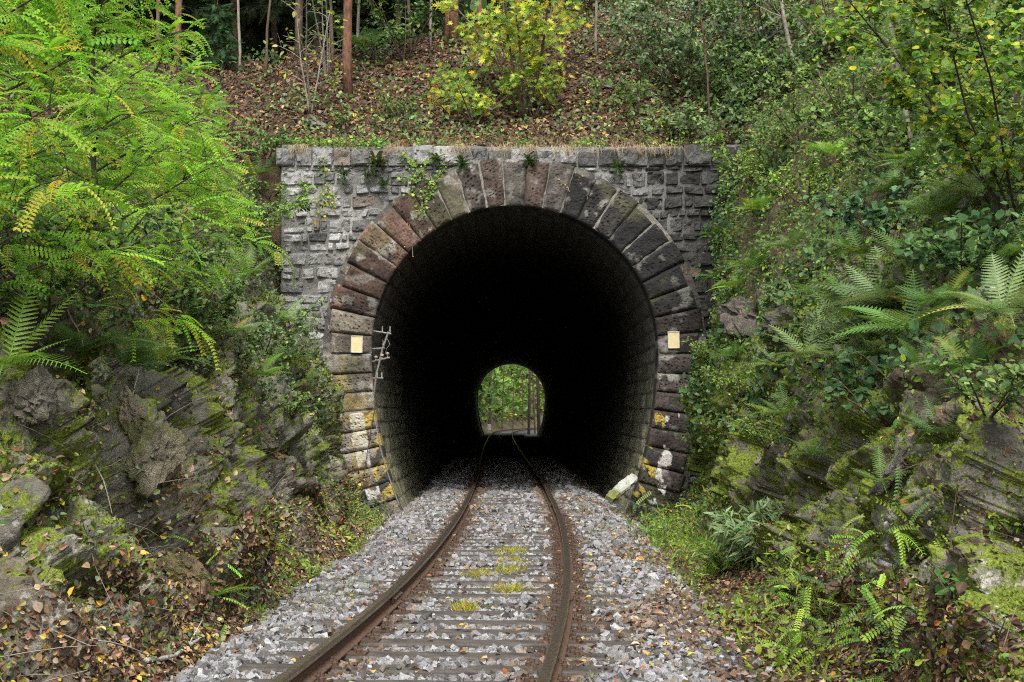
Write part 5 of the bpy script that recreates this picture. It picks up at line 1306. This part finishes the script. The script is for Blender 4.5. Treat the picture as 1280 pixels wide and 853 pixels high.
def stick(pts, r, label, mat, cat='branch', name='fallen_branch', side=None):
    p = np.array([drop(a, b_)[0]+[0, 0, r*.8+c] for a, b_, c in pts]); q = np.linspace(0, len(p)-1, 12)
    p2 = np.stack([np.interp(q, np.arange(len(p)), p[:, i]) for i in range(3)], -1)+rng.normal(0, r*.25, (12, 3)); m_ = MB()
    m_.add(*tube(p2, np.linspace(r, r*.6, 12), 8))
    for i in (side or []): m_.add(*tube(curve_pts(p2[i], unit(p2[min(i+1, 11)]-p2[i-1])+rng.normal(0, .5, 3)+[0, 0, .3], .3, 5), np.linspace(r*.4, .003, 5), 5))
    tag(m_.build(name, mat, None, smooth=True), label, cat, 'fallen branches beside the track')
stick([(181, 829, 0), (215, 828, .02), (255, 802, .02)], .019, 'pale birch stick lying at the left edge of the gravel', M_birch, side=[8])
stick([(30, 768, .03), (70, 800, .02), (120, 850, .02)], .012, 'brown stick lying in the leaves at the bottom left corner', M_grey, side=[4, 7])
stick([(1215, 850, .03), (1250, 815, .06), (1282, 800, .08)], .017, 'grey branch lying at the bottom right corner', M_grey, side=[5, 8])
stick([(1225, 845, .02), (1270, 822, .06), (1290, 822, .05)], .010, 'thinner twiggy branch below the grey one at the bottom right corner', M_grey, side=[3, 6, 8])
stick([(960, 835, .02), (1000, 812, .04), (1030, 805, .03)], .009, 'thin brown stick between the robinia seedlings and the gravel', M_bark)
stick([(722, 572, 0), (716, 600, 0)] if False else [(395, 745, .02), (440, 722, .03), (470, 700, .02)], .008, 'thin dead branch along the weeds left of the gravel', M_bark, side=[5])
# brush at the foot of the arch
for (px, py, n, L, lab) in [(845, 632, 90, .55, 'pile of reddish brown brushwood at the right foot of the arch'), (905, 660, 60, .5, 'upright dead brown stems at the foot of the right bank'), (425, 655, 45, .4, 'dead bramble stems at the left foot of the arch'), (300, 700, 40, .4, 'tangle of dead twigs at the foot of the left rock')]:
    b_, nr = drop(px, py); m_ = MB()
    for k in range(n):
        p0 = b_+[rng.normal(0, .17), rng.normal(0, .22), 0]; p0[2] = down(p0[0], p0[1], 1.2 if abs(p0[0]) < 3 else 3)
        m_.add(*tube(curve_pts(p0, rng.normal(0, 1, 3)*[1, 1, .3]+[0, 0, .5 if 'upright' not in lab else 2.5], L*rng.uniform(.5, 1.4), 6, grav=.8, jit=.15), np.linspace(.005, .002, 6), 3, cap=False))
    tag(m_.build('brushwood', M_red if 'red' in lab else M_bark, None, loc=b_), lab, 'brushwood', 'dead stems and brushwood')

# loose rocks
def rock(px, py, s_, col, label, rot=0., flat=(1, .7, .5), sink=.25):
    b_, nr = drop(px, py); nn = 30; u, v = np.meshgrid(np.linspace(0, 2*math.pi, 2*nn, endpoint=False), np.linspace(.001, math.pi-.001, nn), indexing='ij')
    d = np.stack([np.cos(u)*np.sin(v), np.sin(u)*np.sin(v), np.cos(v)], -1); pl = unit(rng.normal(0, 1, (22, 3))); hh = rng.uniform(.6, 1, 22)
    rr = np.min(np.where((d@pl.T) > .05, hh/np.maximum(d@pl.T, .05), 9), -1); rr = np.minimum(rr, 1.35)+fbm(d*2.5+rng.random()*9, 5, 4)*.22+facet(d*3.5+rng.random()*9, 5, 1.5)[0]*.16
    V = d*rr[..., None]*np.array(flat)*s_; c_, s2 = math.cos(rot), math.sin(rot); V = V@np.array([[c_, 0, s2], [0, 1, 0], [-s2, 0, c_]]).T
    V = V+b_+[0, 0, s_*flat[2]*(1-2*sink)]; a, b2 = 2*nn, nn; i = np.arange(a)[:, None]; j = np.arange(b2-1)[None]; i2 = (i+1) % a
    Fq = np.stack([i*b2+j, i*b2+j+1, i2*b2+j+1, i2*b2+j], -1).reshape(-1, 4)
    cc = .8*np.array(col)*(1+.6*fbm(V.reshape(-1, 3)*5, 4, 9))[:, None]; ms = sstep(.0, .3, fbm(V.reshape(-1, 3)*3, 4, 19))[:, None]*.8; cc = cc*(1-ms)+np.array([.09, .10, .03])*ms
    tag(mk('rock', V, Fq, M_boulder, loc=b_, col=cc), label, 'rock', 'loose rocks on the banks')
for a in [(1000, 742, .20, (.22, .15, .11), 'flat brown rock at the foot of the right bank above the robinia seedlings', .2, (1, .6, .35)),
  (1048, 738, .13, (.22, .15, .11), 'smaller brown rock right of the flat one above the seedlings', -.3, (1, .7, .6)),
  (979, 783, .045, (.6, .55, .35), 'small cream stone among weeds right of the gravel', 0, (1, .8, .9)),
  (948, 585, .30, (.30, .27, .22), 'pale slanting rock slab standing in moss right of the arch foot', -1.0, (1.2, .6, .30)),
  (935, 405, .42, (.15, .13, .11), 'big overhanging grey rock right of the cream plate', .2, (1.2, .8, .8)),
  (985, 415, .30, (.12, .11, .09), 'dark rock wedged right of the big overhanging one', 0, (1.2, .8, .8)),
  (190, 590, .22, (.27, .24, .17), 'pale layered rock jutting out of the left bank', .5, (1, .8, 1.3)),
  (40, 520, .20, (.22, .2, .16), 'layered rock beneath the bright fern at the left edge', .3, (1, .8, 1.1)),
  (170, 530, .20, (.22, .19, .13), 'brownish rock under the leafy ledge of the left bank', 1.0, (1.3, .8, .6)),
  (235, 720, .17, (.26, .18, .11), 'orange brown broken rock at the foot of the left cliff', .6, (1.2, .8, .7)),
  (330, 560, .16, (.2, .18, .12), 'small rock near the top of the twiggy left slope', .1, (1, .8, .8)),
  (345, 573, .12, (.25, .16, .09), 'orange tinted stone beside the left arch weeds', .4, (1.3, .8, .5)),
  (960, 55, .45, (.20, .19, .17), 'grey rock outcrop at the top of the right slope', -.6, (1.3, .8, .7)),
  (975, 30, .4, (.17, .16, .14), 'upper rock above the grey outcrop on the right slope', .9, (1.2, .8, .6)),
  (765, 112, .2, (.3, .29, .27), 'flat grey stone in the leaves right of the maple saplings', .1, (1.4, .8, .3)),
  (790, 90, .22, (.14, .15, .11), 'mossy layered stone above the flat grey one', .05, (1.5, .8, .3)),
  (395, 158, .16, (.3, .29, .27), 'grey stone lying above the light left part of the wall', .2, (1.3, .8, .5)),
  (1125, 590, .2, (.2, .18, .16), 'rock with a pale streak at the top of the bare right face', -.9, (1.5, .7, .5)),
  (742, 852, .05, (.3, .28, .2), 'yellowish stone in the ballast at the bottom', 0, (1, .8, .8))]:
    if len(a) == 7: rock(*a)

# ------------------------------------------------------------------ beyond the tunnel
def far():
    xs = np.linspace(-40, 45, 120); ys = np.linspace(131, 260, 120); Xg, Yg = np.meshgrid(xs, ys, indexing='ij')
    xr = Xg-trk(np.minimum(Yg, 194)); Z = np.where(xr < 0, np.clip(-xr-1.55, 0, 30)*.95, np.clip(xr-2.6, 0, 30)*.25)-.42
    Z = Z+np.clip(Yg-176, 0, 60)*.85*sstep(-6, 8, Xg*0+Yg*.2-30)
    Z = Z+fbm(np.stack([Xg, Yg, Xg*0], -1)*.4, 4, 60)*.5*sstep(1.8, 4, np.abs(xr))
    V = np.stack([Xg, Yg, Z], -1); C = np.tile((.15, .35, 0), (V.shape[0]*V.shape[1], 1))
    tag(mk('far_hillside', V, grid_faces(120, 120), M_bank, loc=(0, 0, 0), col=C, smooth=True), kind='structure')
    d = ((np.abs(Xg-.2) < .035*Yg+2) & (Z > 1.0)).astype(float); FLIT = d
    cover('far_foliage', V, 22000, d, LEAF, .28, [(.11, .19, .03), (.17, .26, .045), (.06, .12, .022)], 'bright green woodland foliage seen through the far end of the tunnel', h=2.2, cat='woodland', seed=9)
    pos = [(612, 150, .10), (627, 150, .05), (661, 141, .10), (669, 147, .06), (674, 141, .13), (654, 158, .04), (641, 156, .04), (603, 147, .09)]
    labs = ['left trunk', 'second trunk from the left', 'straight dark trunk right of the middle', 'thin trunk beside the straight dark one', 'thick dark trunk at the right rim', 'slim trunk behind the straight dark one', 'slim trunk in the middle', 'leafy trunk at the left rim']
    for (px, Yd, r), lb in zip(pos, labs):
        x = (px-CXP)/F*Yd; i = np.argmin(np.abs(xs-x)); j = np.argmin(np.abs(ys-Yd)); b_ = np.array([x, Yd, Z[i, j]-.1])
        t = thing('woodland_tree', b_, lb+' of the wood beyond the far tunnel end', 'tree', 'trees beyond the far tunnel end')
        tr = b_+np.array([rng.normal(0, .03), 0, 1])*np.linspace(0, 9, 10)[:, None]; mk('trunk', *tube(tr, r*1.3*np.linspace(1, .6, 10), 7), M_dark, t)
        n = 300; kk = rng.random(n); cpos = b_+np.stack([rng.normal(0, 1.3, n), rng.normal(0, 1.3, n), 1.8+9*kk**.8], -1); cl = fbm(cpos*.8, 3, 61) > -.1; cpos = cpos[cl]; n = len(cpos)
        V2, Fs, C = stamp(ROUND[0], ROUND[1], cpos, frames(rng.normal(0, 1, (n, 3))*[1, 1, .5]), .22*rng.uniform(.6, 1.2, n), pal(n, [(.12, .22, .03), (.19, .30, .05), (.06, .12, .02)])); mk('crown', V2, Fs, M_leaf, t, col=C)
    # shrub with yellow leaves and a boundary stone by the track
    shrub('yellow_bush', (-1.2, 168, .0), 'yellow leaved bush beside the track beyond the far tunnel end', 'bush', H=1.6, ns=8, spread=.9, leaf=ROUND, ls=.25, nl=300, cols=[(.5, .42, .08), (.3, .33, .06)])
    x = (611.5-640)/F*143; V3, f = box((x, 143, .25), (.35, .15, .55)); o = mk('track_marker', V3, f, simple('whitish_marker', (.35, .36, .3))); bevel(o, .05, 3); tag(o, 'small pale marker stone on the slope beyond the far tunnel end', 'marker stone')
far()

# ------------------------------------------------------------------ light and camera
w = bpy.data.worlds.new('World'); sc.world = w; w.use_nodes = True; t = w.node_tree
sky = t.nodes.new('ShaderNodeTexSky'); sky.sky_type = 'NISHITA'; sky.sun_disc = False
EL, AZ = math.radians(50), math.radians(178)      # sun above and behind the camera
sky.sun_elevation = EL; sky.sun_rotation = AZ; sky.dust_density = 4; sky.air_density = 1.2
hs = t.nodes.new('ShaderNodeHueSaturation'); hs.inputs['Saturation'].default_value = .35
t.links.new(sky.outputs[0], hs.inputs['Color']); t.links.new(hs.outputs[0], t.nodes['Background'].inputs[0]); t.nodes['Background'].inputs[1].default_value = .15
sl = bpy.data.lights.new('overcast_sun', 'SUN'); sl.energy = 1.5; sl.angle = math.radians(14); sl.color = (1, .965, .9)
so = bpy.data.objects.new('overcast_sun', sl); link(so)
sd = Vector((math.sin(AZ)*math.cos(EL), math.cos(AZ)*math.cos(EL), math.sin(EL))); so.rotation_euler = sd.to_track_quat('Z', 'Y').to_euler(); so.location = (0, 0, 40)
cam = bpy.data.cameras.new('camera'); co = bpy.data.objects.new('camera', cam); link(co)
co.location = (0, 0, CH); co.rotation_euler = (math.radians(90), 0, 0); cam.sensor_width = 36; cam.lens = 36*F/1280; cam.shift_y = (HYP-426.5)/1280; cam.clip_end = 1500; cam.clip_start = .05
sc.camera = co
vs = sc.view_settings; vs.view_transform = 'Standard'; vs.look = 'None'; vs.exposure = 1.27; vs.gamma = 1
c = sc.cycles; c.max_bounces = 5; c.diffuse_bounces = 3; c.glossy_bounces = 2; c.transmission_bounces = 3; c.transparent_max_bounces = 4; c.use_denoising = False; sc.render.filter_size = 1.1; c.pixel_filter_type = 'BLACKMAN_HARRIS'; c.filter_width = 1.15; c.sample_clamp_indirect = .5; c.sample_clamp_direct = 1.0
c.use_adaptive_sampling = True; c.adaptive_threshold = .01
try: c.denoiser = 'OPENIMAGEDENOISE'
except Exception: pass
